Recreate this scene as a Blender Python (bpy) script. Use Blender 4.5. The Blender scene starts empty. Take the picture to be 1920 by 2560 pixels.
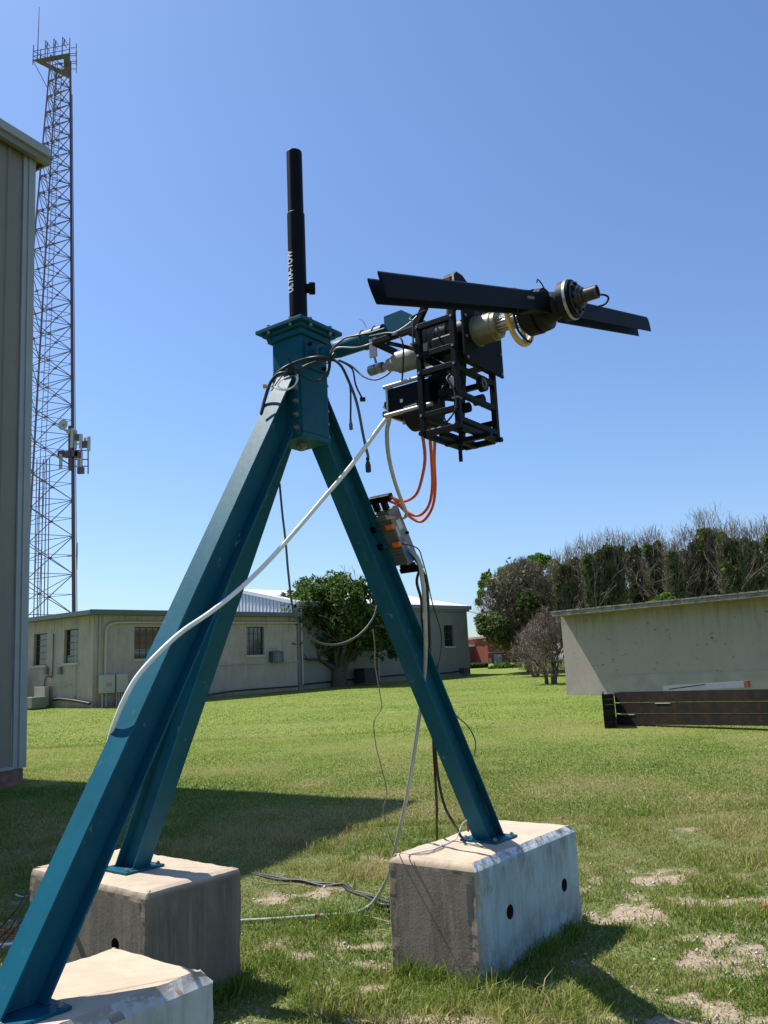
import bpy, math, random
import numpy as np
from mathutils import Vector, Matrix, noise as mnoise

# ------------------------------------------------------------------ camera, sky, sun
S = bpy.context.scene
COL = S.collection
EYE = Vector((0, 0, 1.67)); F_PX = 2100.0
PITCH = math.radians(10.8); ROLL = math.radians(2.61)
FW = Vector((0, math.cos(PITCH), math.sin(PITCH)))
R0 = Vector((1, 0, 0)); U0 = Vector((0, -math.sin(PITCH), math.cos(PITCH)))
RT = math.cos(ROLL)*R0 - math.sin(ROLL)*U0
UP = math.sin(ROLL)*R0 + math.cos(ROLL)*U0
cd = bpy.data.cameras.new('camera'); cam = bpy.data.objects.new('camera', cd); COL.objects.link(cam)
cd.sensor_fit = 'HORIZONTAL'; cd.sensor_width = 36; cd.lens = 36*F_PX/1920
cd.clip_start = 0.05; cd.clip_end = 2000
m = Matrix.Identity(4)
for i in range(3):
    m[i][0] = RT[i]; m[i][1] = UP[i]; m[i][2] = -FW[i]; m[i][3] = EYE[i]
cam.matrix_world = m
S.camera = cam

SUN_EL = math.radians(59.0)
SX, SY = 0.897, -0.442                     # ground direction in which shadows fall
world = bpy.data.worlds.new('World'); S.world = world; world.use_nodes = True
nt = world.node_tree; nt.nodes.clear()
sky = nt.nodes.new('ShaderNodeTexSky'); sky.sky_type = 'NISHITA'; sky.sun_disc = False
sky.sun_elevation = SUN_EL; sky.sun_rotation = math.atan2(-SX, -SY)
sky.air_density = 1.15; sky.dust_density = 0.9; sky.ozone_density = 2.0; sky.altitude = 150
bg = nt.nodes.new('ShaderNodeBackground'); bg.inputs['Strength'].default_value = 0.112
wo = nt.nodes.new('ShaderNodeOutputWorld')
tn = nt.nodes.new('ShaderNodeMix'); tn.data_type = 'RGBA'; tn.blend_type = 'MULTIPLY'; tn.inputs[0].default_value = 1; tn.inputs[7].default_value = (.75, .885, 1.09, 1)
nt.links.new(sky.outputs[0], tn.inputs[6]); nt.links.new(tn.outputs[2], bg.inputs[0]); nt.links.new(bg.outputs[0], wo.inputs[0])
sd = bpy.data.lights.new('sun', 'SUN'); sd.energy = 5.0; sd.angle = math.radians(0.53); sd.color = (1, .94, .85)
so = bpy.data.objects.new('sun', sd); COL.objects.link(so)
ce = math.cos(SUN_EL)
so.rotation_euler = Vector((SX*ce, SY*ce, -math.sin(SUN_EL))).to_track_quat('-Z', 'Y').to_euler()
S.view_settings.view_transform = 'Standard'; S.view_settings.look = 'None'
S.view_settings.exposure = 0.48; S.view_settings.gamma = 1
S.render.engine = 'CYCLES'

# ------------------------------------------------------------------ helpers
K = 1920/1659
def ray(px, py):
    return FW + RT*((px*K-960)/F_PX) + UP*((1280-py*K)/F_PX)
def at(px, py, Y):
    d = ray(px, py); return EYE + d*(Y/d.y)
def ats(sx, sy, Y): return at(sx/K, sy/K, Y)
def onz(px, py, z):
    d = ray(px, py); return EYE + d*((z-EYE.z)/d.z)
SLOPE = 0.033
def gz(x, y):
    y = np.asarray(y, float)
    t = np.clip(y-5.5, 0, None)
    t = np.where(t < 3, t*t/6.0, t-1.5)
    t = np.where(t > 55, 55+(1-np.exp(-(t-55)/12))*6, t)
    return SLOPE*t*1.03
def g(x, y): return float(gz(x, y))
def V(*a): return Vector(a)

def tag(o, label=None, cat=None, group=None, kind=None):
    if label: o['label'] = label
    if cat: o['category'] = cat
    if group: o['group'] = group
    if kind: o['kind'] = kind
    return o
OFF = {}
def root(name, loc, label, cat, group=None):
    o = bpy.data.objects.new(name, None); COL.objects.link(o); o.location = loc
    o.empty_display_size = 0.2
    OFF[o.name] = Vector(loc)
    return tag(o, label, cat, group)

class MB:
    def __init__(s): s.v = []; s.f = []; s.s = []
    def add(s, vs, fs, smooth=False):
        n = len(s.v); s.v += [tuple(q) for q in vs]
        for f in fs: s.f.append(tuple(i+n for i in f)); s.s.append(smooth)
        return s
    def box8(s, c):   # bottom 4 ccw, top 4 ccw
        return s.add(c, [(3,2,1,0),(4,5,6,7),(0,1,5,4),(1,2,6,5),(2,3,7,6),(3,0,4,7)])
    def box(s, c, hx, hy, hz, ax=None):
        X, Y, Z = ax if ax else (V(1,0,0), V(0,1,0), V(0,0,1)); c = Vector(c)
        if X.cross(Y).dot(Z) < 0: X = -X
        return s.box8([c+X*(i*hx)+Y*(j*hy)+Z*(k*hz) for k in (-1,1) for i, j in ((-1,-1),(1,-1),(1,1),(-1,1))])
    def bar(s, p, q, w, h=None, up=V(0,0,1)):
        h = h or w; p = Vector(p); q = Vector(q); z = (q-p); L = z.length; z.normalize()
        x = up.cross(z)
        if x.length < 1e-4: x = V(1,0,0).cross(z)
        x.normalize(); y = z.cross(x)
        return s.box((p+q)/2, w/2, h/2, L/2, (x, y, z))
    def tube(s, pts, r, n=8, caps=True, smooth=True):
        pts = [Vector(q) for q in pts]; N = len(pts)
        rr = r if isinstance(r, (list, tuple)) else [r]*N
        t0 = (pts[1]-pts[0]).normalized()
        a = t0.orthogonal().normalized(); vs = []; fs = []
        for i in range(N):
            t = (pts[min(i+1, N-1)]-pts[max(i-1, 0)])
            t = t.normalized() if t.length > 1e-9 else t0
            a = (a - t*a.dot(t)); a = a.normalized() if a.length > 1e-6 else t.orthogonal().normalized()
            b = t.cross(a)
            for k in range(n):
                an = 2*math.pi*k/n; vs.append(pts[i]+(a*math.cos(an)+b*math.sin(an))*rr[i])
        for i in range(N-1):
            for k in range(n):
                k2 = (k+1) % n; fs.append((i*n+k, i*n+k2, (i+1)*n+k2, (i+1)*n+k))
        s.add(vs, fs, smooth)
        if caps:
            s.add(vs[:n], [tuple(reversed(range(n)))]); s.add(vs[-n:], [tuple(range(n))])
        return s
    def lathe(s, o, axis, prof, n=24, smooth=True):
        """prof: (t, r) pairs along axis; hard steps come out as separate rings"""
        o = Vector(o); axis = Vector(axis).normalized(); a = axis.orthogonal().normalized(); b = axis.cross(a)
        for (t0, r0), (t1, r1) in zip(prof[:-1], prof[1:]):
            vs = []
            for t, r in ((t0, r0), (t1, r1)):
                for k in range(n):
                    an = 2*math.pi*k/n; vs.append(o+axis*t+(a*math.cos(an)+b*math.sin(an))*max(r, 1e-5))
            s.add(vs, [(k, (k+1) % n, n+(k+1) % n, n+k) for k in range(n)], smooth and abs(t1-t0) > 1e-6)
        return s
    def cyl(s, p, q, r, n=20):
        p = Vector(p); q = Vector(q); L = (q-p).length
        return s.lathe(p, q-p, [(0, 0), (0, r), (L, r), (L, 0)], n)
    def prism(s, poly, vec):
        poly = [Vector(q) for q in poly]; vec = Vector(vec); n = len(poly)
        vs = poly+[q+vec for q in poly]
        return s.add(vs, [tuple(reversed(range(n))), tuple(range(n, 2*n))]+[(i, (i+1) % n, n+(i+1) % n, n+i) for i in range(n)])
    def build(s, name, mat, parent=None, loc=None, bevel=0):
        if parent is not None: off = OFF[parent.name]
        elif loc is not None: off = Vector(loc)
        else:
            arr = np.array(s.v); off = Vector(((arr[:,0].min()+arr[:,0].max())/2, (arr[:,1].min()+arr[:,1].max())/2, arr[:,2].min()))
        me = bpy.data.meshes.new(name)
        me.from_pydata([(q[0]-off[0], q[1]-off[1], q[2]-off[2]) for q in s.v], [], s.f); me.update()
        me.polygons.foreach_set('use_smooth', s.s)
        o = bpy.data.objects.new(name, me); COL.objects.link(o)
        if isinstance(mat, (list, tuple)):
            for q in mat: me.materials.append(q)
        else: me.materials.append(mat)
        if parent is not None: o.parent = parent
        else: o.location = off
        OFF[o.name] = off
        if bevel:
            b = o.modifiers.new('bevel', 'BEVEL'); b.width = bevel; b.segments = 2; b.limit_method = 'ANGLE'; b.angle_limit = math.radians(40)
        return o

def spline(pts, k=6):
    pts = [Vector(q) for q in pts]; out = []
    P = [pts[0]*2-pts[1]]+pts+[pts[-1]*2-pts[-2]]
    for i in range(1, len(P)-2):
        a, b, c, d = P[i-1:i+3]
        for j in range(k):
            t = j/k
            out.append(0.5*((2*b)+(c-a)*t+(2*a-5*b+4*c-d)*t*t+(3*b-a-3*c+d)*t**3))
    out.append(pts[-1]); return out

# ------------------------------------------------------------------ materials
def mat(name, col, rough=.6, metal=0, var=0.0, scale=6, bump=0.0, bscale=60, col2=None, spec=.5, detail=5, stretch=None):
    M = bpy.data.materials.new(name); M.use_nodes = True; t = M.node_tree
    p = t.nodes['Principled BSDF']; p.inputs['Roughness'].default_value = rough; p.inputs['Metallic'].default_value = metal
    p.inputs['Specular IOR Level'].default_value = spec
    p.inputs['Base Color'].default_value = (*col, 1)
    tc = t.nodes.new('ShaderNodeTexCoord'); mp = t.nodes.new('ShaderNodeMapping')
    t.links.new(tc.outputs['Object'], mp.inputs[0])
    if stretch: mp.inputs['Scale'].default_value = stretch
    if var or col2:
        n = t.nodes.new('ShaderNodeTexNoise'); n.inputs['Scale'].default_value = scale; n.inputs['Detail'].default_value = detail
        n.inputs['Roughness'].default_value = .65
        t.links.new(mp.outputs[0], n.inputs['Vector'])
        r = t.nodes.new('ShaderNodeValToRGB'); t.links.new(n.outputs[0], r.inputs[0])
        c2 = col2 or tuple(min(1, c*(1+var)) for c in col); c1 = col if col2 else tuple(c*(1-var) for c in col)
        r.color_ramp.elements[0].position = .35; r.color_ramp.elements[1].position = .65
        r.color_ramp.elements[0].color = (*c1, 1); r.color_ramp.elements[1].color = (*c2, 1)
        t.links.new(r.outputs[0], p.inputs['Base Color'])
    if bump:
        n2 = t.nodes.new('ShaderNodeTexNoise'); n2.inputs['Scale'].default_value = bscale; n2.inputs['Detail'].default_value = 6
        t.links.new(mp.outputs[0], n2.inputs['Vector'])
        b = t.nodes.new('ShaderNodeBump'); b.inputs['Strength'].default_value = bump; b.inputs['Distance'].default_value = .01
        t.links.new(n2.outputs[0], b.inputs['Height']); t.links.new(b.outputs[0], p.inputs['Normal'])
    M['p'] = 1
    return M

def layer(M, col, scale, lo, hi, stretch=None, mask=None, rough=None, detail=8, seed=0):
    """mixes a second colour over M's base colour where a noise rises above lo..hi; mask='low'/'high' uses object z"""
    t = M.node_tree; p = t.nodes['Principled BSDF']; bc = p.inputs['Base Color']
    tc = t.nodes.new('ShaderNodeTexCoord'); mp = t.nodes.new('ShaderNodeMapping'); t.links.new(tc.outputs['Object'], mp.inputs[0])
    mp.inputs['Location'].default_value = (seed*3.1, seed*1.7, seed*.9)
    if stretch: mp.inputs['Scale'].default_value = stretch
    n = t.nodes.new('ShaderNodeTexNoise'); n.inputs['Scale'].default_value = scale; n.inputs['Detail'].default_value = detail; n.inputs['Roughness'].default_value = .7
    t.links.new(mp.outputs[0], n.inputs['Vector'])
    r = t.nodes.new('ShaderNodeMapRange'); r.inputs[1].default_value = lo; r.inputs[2].default_value = hi
    t.links.new(n.outputs[0], r.inputs[0]); fac = r.outputs[0]
    if mask:
        sx = t.nodes.new('ShaderNodeSeparateXYZ'); t.links.new(tc.outputs['Object'], sx.inputs[0])
        r2 = t.nodes.new('ShaderNodeMapRange'); r2.inputs[1].default_value = mask[0]; r2.inputs[2].default_value = mask[1]
        t.links.new(sx.outputs[mask[2] if len(mask) > 2 else 2], r2.inputs[0])
        mu = t.nodes.new('ShaderNodeMath'); mu.operation = 'MULTIPLY'
        t.links.new(fac, mu.inputs[0]); t.links.new(r2.outputs[0], mu.inputs[1]); fac = mu.outputs[0]
    mx = t.nodes.new('ShaderNodeMix'); mx.data_type = 'RGBA'; t.links.new(fac, mx.inputs[0])
    if bc.is_linked: t.links.new(bc.links[0].from_socket, mx.inputs[6])
    else: mx.inputs[6].default_value = bc.default_value
    mx.inputs[7].default_value = (*col, 1); t.links.new(mx.outputs[2], bc)
    return M

TEAL = mat('teal_paint', (.007,.092,.142), .47, spec=.12, var=.10, scale=3, bump=.08, bscale=25)
layer(TEAL, (.028,.115,.155), 2.2, .50, .72, stretch=(1,1,.6), seed=8)
layer(TEAL, (.045,.135,.175), 22, .61, .70, stretch=(1,1,.35))
layer(TEAL, (.20,.27,.29), 12, .655, .685, stretch=(1.4,1.4,.5), seed=11)
layer(TEAL, (.045,.05,.045), 30, .70, .74, seed=5)
layer(TEAL, (.016,.095,.135), 7, .55, .75, seed=3)
BLACK = mat('black_painted_steel', (.004,.005,.007), .5, spec=.12, var=.2, scale=8)
RUB = mat('black_rubber', (.007,.007,.008), .6, spec=.3)
CARB = mat('dark_blade_coating', (.004,.0062,.0095), .6, spec=.12, var=.25, scale=5, bump=.05, bscale=40)
CABLE = mat('dark_cable_jacket', (.018,.018,.020), .5)
GCAB = mat('grey_cable_jacket', (.10,.10,.09), .55)
SILV = mat('brushed_aluminium', (.42,.42,.40), .36, .9, var=.08, scale=30)
CAST = mat('cast_aluminium', (.20,.19,.13), .4, .5, var=.10, scale=14, bump=.1)
BEIGE = mat('beige_motor_paint', (.30,.285,.25), .5, var=.08, scale=10)
BOLT = mat('zinc_bolt', (.26,.25,.23), .5, .6)
RUST = mat('rusty_bolt', (.20,.09,.05), .8, var=.4, scale=90)
WOOD = mat('yellowed_plastic_ring', (.72,.43,.13), .45, var=.12, scale=12)
WHOSE = mat('white_hose', (.78,.78,.76), .38, var=.05, scale=5)
CLEAR = mat('milky_clear_hose', (.52,.55,.50), .3, var=.10, scale=9)
CLEAR.node_tree.nodes['Principled BSDF'].inputs['Transmission Weight'].default_value = .25
ORNG = mat('orange_cable_jacket', (.62,.10,.022), .45, var=.06)
ORNG2 = mat('orange_plastic', (.75,.13,.03), .4)
YEL = mat('amber_plastic', (.62,.33,.04), .4)
WHITE = mat('white_vinyl', (.75,.75,.72), .5)
TANW = mat('tan_wire', (.26,.20,.13), .7)
DRED = mat('dark_red_cable', (.030,.010,.010), .5)
INV = mat('grey_inverter_case', (.20,.205,.21), .45, .2, var=.06)
INVS = mat('cast_grey_case_side', (.13,.125,.115), .55, .1, var=.1, bump=.1)
LBLUE = mat('blue_label', (.03,.12,.40), .5)
LWHT = mat('paper_label', (.62,.62,.60), .6)

# ------------------------------------------------------------------ noise in numpy
def vnoise(x, y, seed=0):
    xi = np.floor(x).astype(np.int64); yi = np.floor(y).astype(np.int64); xf = x-xi; yf = y-yi
    def h(a, b):
        n = (a*374761393 + b*668265263 + seed*1442695041) & 0x7fffffff
        n = ((n ^ (n >> 13))*1274126177) & 0x7fffffff
        return ((n ^ (n >> 16)) & 0xffff)/65535.0
    u = xf*xf*(3-2*xf); v = yf*yf*(3-2*yf)
    return (h(xi, yi)*(1-u)+h(xi+1, yi)*u)*(1-v)+(h(xi, yi+1)*(1-u)+h(xi+1, yi+1)*u)*v
def fbm(x, y, seed=0, o=4):
    s = 0; a = .5; n = 0
    for i in range(o): s = s+a*vnoise(x*2**i, y*2**i, seed+i); n += a; a *= .5
    return s/n
# bare dirt patches seen in the photograph (x, y, rx, ry, strength)
PATCH = [(1.75,6.9,.85,.35,.9),(1.6,6.25,.6,.28,.9),(1.3,7.6,.5,.22,.5),(-.75,6.9,.6,.3,.7),(-.9,6.2,.5,.22,.5),(-.25,5.35,.30,.5,.6),
         (.0,8.0,.5,.2,.55),(-1.0,8.2,.5,.2,.4),(1.75,4.6,.45,.22,.65),(2.1,5.4,.5,.20,.55),(.15,4.35,.45,.20,.65),(-.25,4.6,.4,.3,.5),
         (1.15,4.25,.3,.35,.7),(2.5,6.2,.5,.2,.7),(2.9,8.6,.5,.16,.5),(-2.6,7.2,.6,.25,.8),(-2.9,6.1,.4,.4,.8),(-5.5,13.6,.8,.4,.9),
         (-2.2,9.6,.6,.15,.6),(-3.6,9.0,.5,.2,.5),(-1.7,5.9,.4,.4,.5),(.9,8.9,.5,.15,.45),(1.9,9.9,.5,.12,.35),(-1.4,12.2,.6,.12,.4),(.35,5.9,.3,.6,.5)]
def cover(x, y):
    """0 bare dirt .. 1 dense grass"""
    n = fbm(x*1.3, y*1.6, 5)
    f = fbm(x*6.5, y*6.5, 11, 3)
    near = np.clip((9.5-y)/5.5, 0, 1)
    c = .93-near*.44*np.clip((n-.42)*4.5, 0, 1)-(f-.5)*1.15*(.22+near)
    for px, py, rx, ry, st in PATCH:
        d = ((x-px)/rx)**2+((y-py)/ry)**2
        c = c-st*.80*np.exp(-d*1.3)*np.clip(f*5.0-2.0, 0, 1.2)
    return np.clip(c, 0, 1)

# ------------------------------------------------------------------ ground
def axis_pts(a, b, c, d, fine, mid, coarse):
    o = list(np.arange(a, b, coarse)); 
    return o
xs = np.concatenate([np.linspace(-130, -26, 14), np.linspace(-24, -5, 40), np.arange(-4.8, 5.2, .055), np.linspace(5.4, 30, 46), np.linspace(34, 150, 12)])
ys = np.concatenate([np.linspace(-25, 2.0, 12), np.arange(2.5, 12.5, .055), np.linspace(12.7, 20, 40), np.linspace(20.6, 70, 70), np.linspace(75, 400, 20)])
X, Yg = np.meshgrid(xs, ys)
Zg = gz(X, Yg)
nearw = np.clip((16-Yg)/10, 0, 1)*np.clip((Yg+2)/3, 0, 1)
cv = cover(X, Yg)
Zg = Zg + (fbm(X*1.1, Yg*1.1, 3)-.5)*.05*nearw + (fbm(X*7, Yg*7, 9, 3)-.5)*.018*nearw - .012*nearw
ny, nx = X.shape
gv = np.stack([X, Yg, Zg], -1).reshape(-1, 3)
idx = np.arange(nx*ny).reshape(ny, nx)
q = np.stack([idx[:-1,:-1], idx[:-1,1:], idx[1:,1:], idx[1:,:-1]], -1).reshape(-1, 4)
def fast_mesh(name, verts, loops, sizes, smooth=False):
    me = bpy.data.meshes.new(name); me.vertices.add(len(verts)); me.vertices.foreach_set('co', verts.astype(np.float32).ravel())
    me.loops.add(len(loops)); me.loops.foreach_set('vertex_index', loops.astype(np.int32))
    me.polygons.add(len(sizes)); st = np.concatenate([[0], np.cumsum(sizes)[:-1]])
    me.polygons.foreach_set('loop_start', st.astype(np.int32)); me.polygons.foreach_set('loop_total', np.asarray(sizes, dtype=np.int32))
    if smooth: me.polygons.foreach_set('use_smooth', np.ones(len(sizes), bool))
    me.update(calc_edges=True); return me
gm = fast_mesh('ground', gv, q.ravel(), np.full(len(q), 4), True)
at_ = gm.attributes.new('cover', 'FLOAT', 'POINT'); at_.data.foreach_set('value', cv.reshape(-1).astype(np.float32))
GM = bpy.data.materials.new('lawn_and_dirt'); GM.use_nodes = True; t = GM.node_tree; p = t.nodes['Principled BSDF']
p.inputs['Roughness'].default_value = .95; p.inputs['Specular IOR Level'].default_value = .1
L = t.links.new
geo = t.nodes.new('ShaderNodeNewGeometry')
def nz(scale, det=6, vec=None, ro=.6):
    n = t.nodes.new('ShaderNodeTexNoise'); n.inputs['Scale'].default_value = scale; n.inputs['Detail'].default_value = det; n.inputs['Roughness'].default_value = ro
    L(vec or geo.outputs['Position'], n.inputs['Vector']); return n.outputs[0]
def ramp(fac, stops):
    r = t.nodes.new('ShaderNodeValToRGB'); L(fac, r.inputs[0])
    e = r.color_ramp.elements
    while len(e) < len(stops): e.new(.5)
    for q_, (ps, c) in zip(e, stops): q_.position = ps; q_.color = (*c, 1)
    return r.outputs[0]
def mixc(f, a, b):
    mx = t.nodes.new('ShaderNodeMix'); mx.data_type = 'RGBA'
    if isinstance(f, float): mx.inputs[0].default_value = f
    else: L(f, mx.inputs[0])
    L(a, mx.inputs[6]); L(b, mx.inputs[7]); return mx.outputs[2]
dirt = ramp(nz(14, 8), [(.3, (.20,.145,.095)), (.5, (.36,.28,.20)), (.68, (.50,.42,.32))])
peb = ramp(nz(70, 3), [(.35, (.16,.12,.08)), (.55, (.42,.34,.25)), (.7, (.62,.55,.45))])
dirt = mixc(nz(3, 3), dirt, peb)
grass_f = ramp(nz(2.2, 8), [(.3, (.108,.17,.026)), (.5, (.165,.22,.052)), (.7, (.265,.28,.085))])
mp_ = t.nodes.new('ShaderNodeMapping'); mp_.inputs['Scale'].default_value = (.35, 1.6, 1); mp_.inputs['Rotation'].default_value = (0, 0, .25); L(geo.outputs['Position'], mp_.inputs[0])
streak = ramp(nz(1.3, 7, mp_.outputs[0], .7), [(.38, (.085,.14,.018)), (.53, (.17,.23,.038)), (.66, (.31,.31,.10))])
finen = ramp(nz(26, 6, None, .75), [(.3, (.07,.12,.018)), (.52, (.19,.25,.048)), (.72, (.29,.32,.085))])
broad = ramp(nz(.33, 4), [(.36, (.105,.15,.032)), (.5, (.18,.225,.055)), (.64, (.30,.29,.11))])
grass_f = mixc(.45, grass_f, broad); grass_f = mixc(.55, grass_f, streak); grass_f = mixc(.40, grass_f, finen)
thatch = ramp(nz(45, 5), [(.35, (.07,.095,.03)), (.55, (.17,.185,.07)), (.72, (.33,.30,.16))])
sp = t.nodes.new('ShaderNodeSeparateXYZ'); L(geo.outputs['Position'], sp.inputs[0])
fr = t.nodes.new('ShaderNodeMapRange'); fr.inputs[1].default_value = 9; fr.inputs[2].default_value = 17; L(sp.outputs[1], fr.inputs[0])
green = mixc(fr.outputs[0], thatch, grass_f)
ca = t.nodes.new('ShaderNodeAttribute'); ca.attribute_name = 'cover'
ad = t.nodes.new('ShaderNodeMath'); ad.operation = 'MULTIPLY_ADD'; L(nz(30, 4), ad.inputs[0]); ad.inputs[1].default_value = .7; ad.inputs[2].default_value = -.35
ad2 = t.nodes.new('ShaderNodeMath'); ad2.operation = 'ADD'; L(ca.outputs['Fac'], ad2.inputs[0]); L(ad.outputs[0], ad2.inputs[1])
cr = t.nodes.new('ShaderNodeMapRange'); cr.inputs[1].default_value = .28; cr.inputs[2].default_value = .66; L(ad2.outputs[0], cr.inputs[0])
L(mixc(cr.outputs[0], dirt, green), p.inputs['Base Color'])
bp = t.nodes.new('ShaderNodeBump'); bp.inputs['Strength'].default_value = .7; bp.inputs['Distance'].default_value = .03
L(nz(38, 6, None, .7), bp.inputs['Height']); L(bp.outputs[0], p.inputs['Normal'])
gm.materials.append(GM)
go = bpy.data.objects.new('ground', gm); COL.objects.link(go); tag(go, kind='structure')

# footprints where no grass grows: blocks
CX, CY = -.42, 4.33
U = V(math.cos(math.radians(53.5)), math.sin(math.radians(53.5)), 0)      # column face towards block on the right
W_ = V(-U.y, U.x, 0)                                                    # towards the back left
D = -W_                                                                # towards the rotor
def frame(yaw): return V(math.cos(yaw), math.sin(yaw), 0), V(-math.sin(yaw), math.cos(yaw), 0)
BLK = {'right': (V(.412, 4.901, 0), .927, 1.29, .61), 'back': (V(-1.315, 4.621, 0), .888, .641, 1.19),
       'front': (V(-.71, 3.40, 0)-frame(.925)[0]*1.24+frame(.925)[1]*0, .925, 1.24, .61)}
H = .611
def inblock(x, y, pad=.0):
    r = np.zeros(x.shape, bool)
    for o, a, l, w in BLK.values():
        u_, v_ = frame(a); dx = x-o.x; dy = y-o.y
        s1 = dx*u_.x+dy*u_.y; s2 = dx*v_.x+dy*v_.y
        r |= (s1 > -pad) & (s1 < l+pad) & (s2 > -pad) & (s2 < w+pad)
    return r

# ------------------------------------------------------------------ grass blades
rng = np.random.default_rng(7)
def blades(name, n, y0, y1, hmin, hmax, wid, label, power=1.0, mask=None, tall=False):
    y = y0+(y1-y0)*rng.random(n)**power
    x = (rng.random(n)*2-1)*(y*.50+.35)
    c = cover(x, y)
    clump = fbm(x*2.6, y*2.6, 21, 3); cl2 = fbm(x*.8, y*.8, 33, 2)
    keep = (rng.random(n) < np.clip((c-.20)*1.9, 0.13, 1)*np.where(y > 9, .9, .55+.9*np.clip((clump-.35)*3, 0, 1))) & ~inblock(x, y, -.005)
    if mask is not None: keep &= mask(x, y, c)
    x, y, c, clump, cl2 = x[keep], y[keep], c[keep], clump[keep], cl2[keep]; n = len(x)
    z = gz(x, y)+ (fbm(x*1.1, y*1.1, 3)-.5)*.05*np.clip((16-y)/10, 0, 1)-.012
    h = (hmin+(hmax-hmin)*rng.random(n)**1.6)*np.where(y > 9, .9+.2*clump, .6+.85*np.clip((clump-.35)*2.5, 0, 1))
    a = rng.random(n)*2*np.pi; lean = (.25+.9*rng.random(n))*h
    b = rng.random(n)*2*np.pi
    wx = np.cos(b)*wid*(.6+.8*rng.random(n)); wy = np.sin(b)*wid*(.6+.8*rng.random(n))
    dx, dy = np.cos(a)*lean, np.sin(a)*lean
    base = np.stack([x, y, z], -1)
    w = np.stack([wx, wy, np.zeros(n)], -1)*.5
    mid = base+np.stack([dx*.35, dy*.35, h*.6], -1); tip = base+np.stack([dx, dy, h*(.95-.25*rng.random(n))], -1)
    vs = np.stack([base-w, base+w, mid+w*.8, mid-w*.8, tip], 1).reshape(-1, 3)
    o = np.arange(n)[:, None]*5
    loops = np.concatenate([o+0, o+1, o+2, o+3, o+3, o+2, o+4], 1).ravel()
    me = fast_mesh(name, vs, loops, np.tile([4, 3], n), True)
    tint = np.clip(.54+.06*(y > 9)+(1-c)*.20+(cl2-.5)*1.1+np.where(y > 8, (fbm(x*.28+3, y*.5, 61, 3)-.5)*.9, 0)+(clump-.5)*.5+(rng.random(n)-.5)*.55+(rng.random(n) < .10)*.5, 0, 1)
    A = me.attributes.new('tint', 'FLOAT', 'POINT'); A.data.foreach_set('value', np.repeat(tint, 5).astype(np.float32))
    me.materials.append(GB)
    ob = bpy.data.objects.new(name, me); COL.objects.link(ob); tag(ob, label, 'grass', kind='stuff'); return ob
GB = bpy.data.materials.new('grass_blade'); GB.use_nodes = True; t = GB.node_tree; L = t.links.new
t.nodes.remove(t.nodes['Principled BSDF']); out = t.nodes['Material Output']
ta = t.nodes.new('ShaderNodeAttribute'); ta.attribute_name = 'tint'
bc = ramp(ta.outputs['Fac'], [(0.0, (.072,.150,.020)), (.35, (.145,.235,.032)), (.62, (.235,.290,.058)), (.82, (.33,.315,.095)), (1.0, (.48,.40,.19))])
df = t.nodes.new('ShaderNodeBsdfDiffuse'); tr = t.nodes.new('ShaderNodeBsdfTranslucent'); gl = t.nodes.new('ShaderNodeBsdfGlossy'); gl.inputs['Roughness'].default_value = .45
gl.inputs['Color'].default_value = (.5,.5,.5,1)
L(bc, df.inputs[0]); L(bc, tr.inputs[0])
m1 = t.nodes.new('ShaderNodeMixShader'); m1.inputs[0].default_value = .38; L(df.outputs[0], m1.inputs[1]); L(tr.outputs[0], m1.inputs[2])
m2 = t.nodes.new('ShaderNodeMixShader'); m2.inputs[0].default_value = .02; L(m1.outputs[0], m2.inputs[1]); L(gl.outputs[0], m2.inputs[2])
L(m2.outputs[0], out.inputs[0])
blades('lawn_grass', 330000, 2.9, 9.5, .016, .046, .0055, 'short green lawn grass around the concrete blocks', 1.25)
blades('lawn_grass', 300000, 9.3, 19, .022, .042, .010, 'short green lawn grass in the middle of the lawn', 1.15)
blades('lawn_grass', 190000, 18.5, 44, .020, .045, .022, 'short green lawn grass before the far buildings', 1.1)
def tuftmask(x, y, c):
    return (fbm(x*2.6+7, y*2.6, 51, 3) > .575)
blades('tall_grass', 110000, 3.0, 9.5, .05, .12, .006, 'longer tufts of grass on the worn ground', 1.2, tuftmask)
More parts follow.
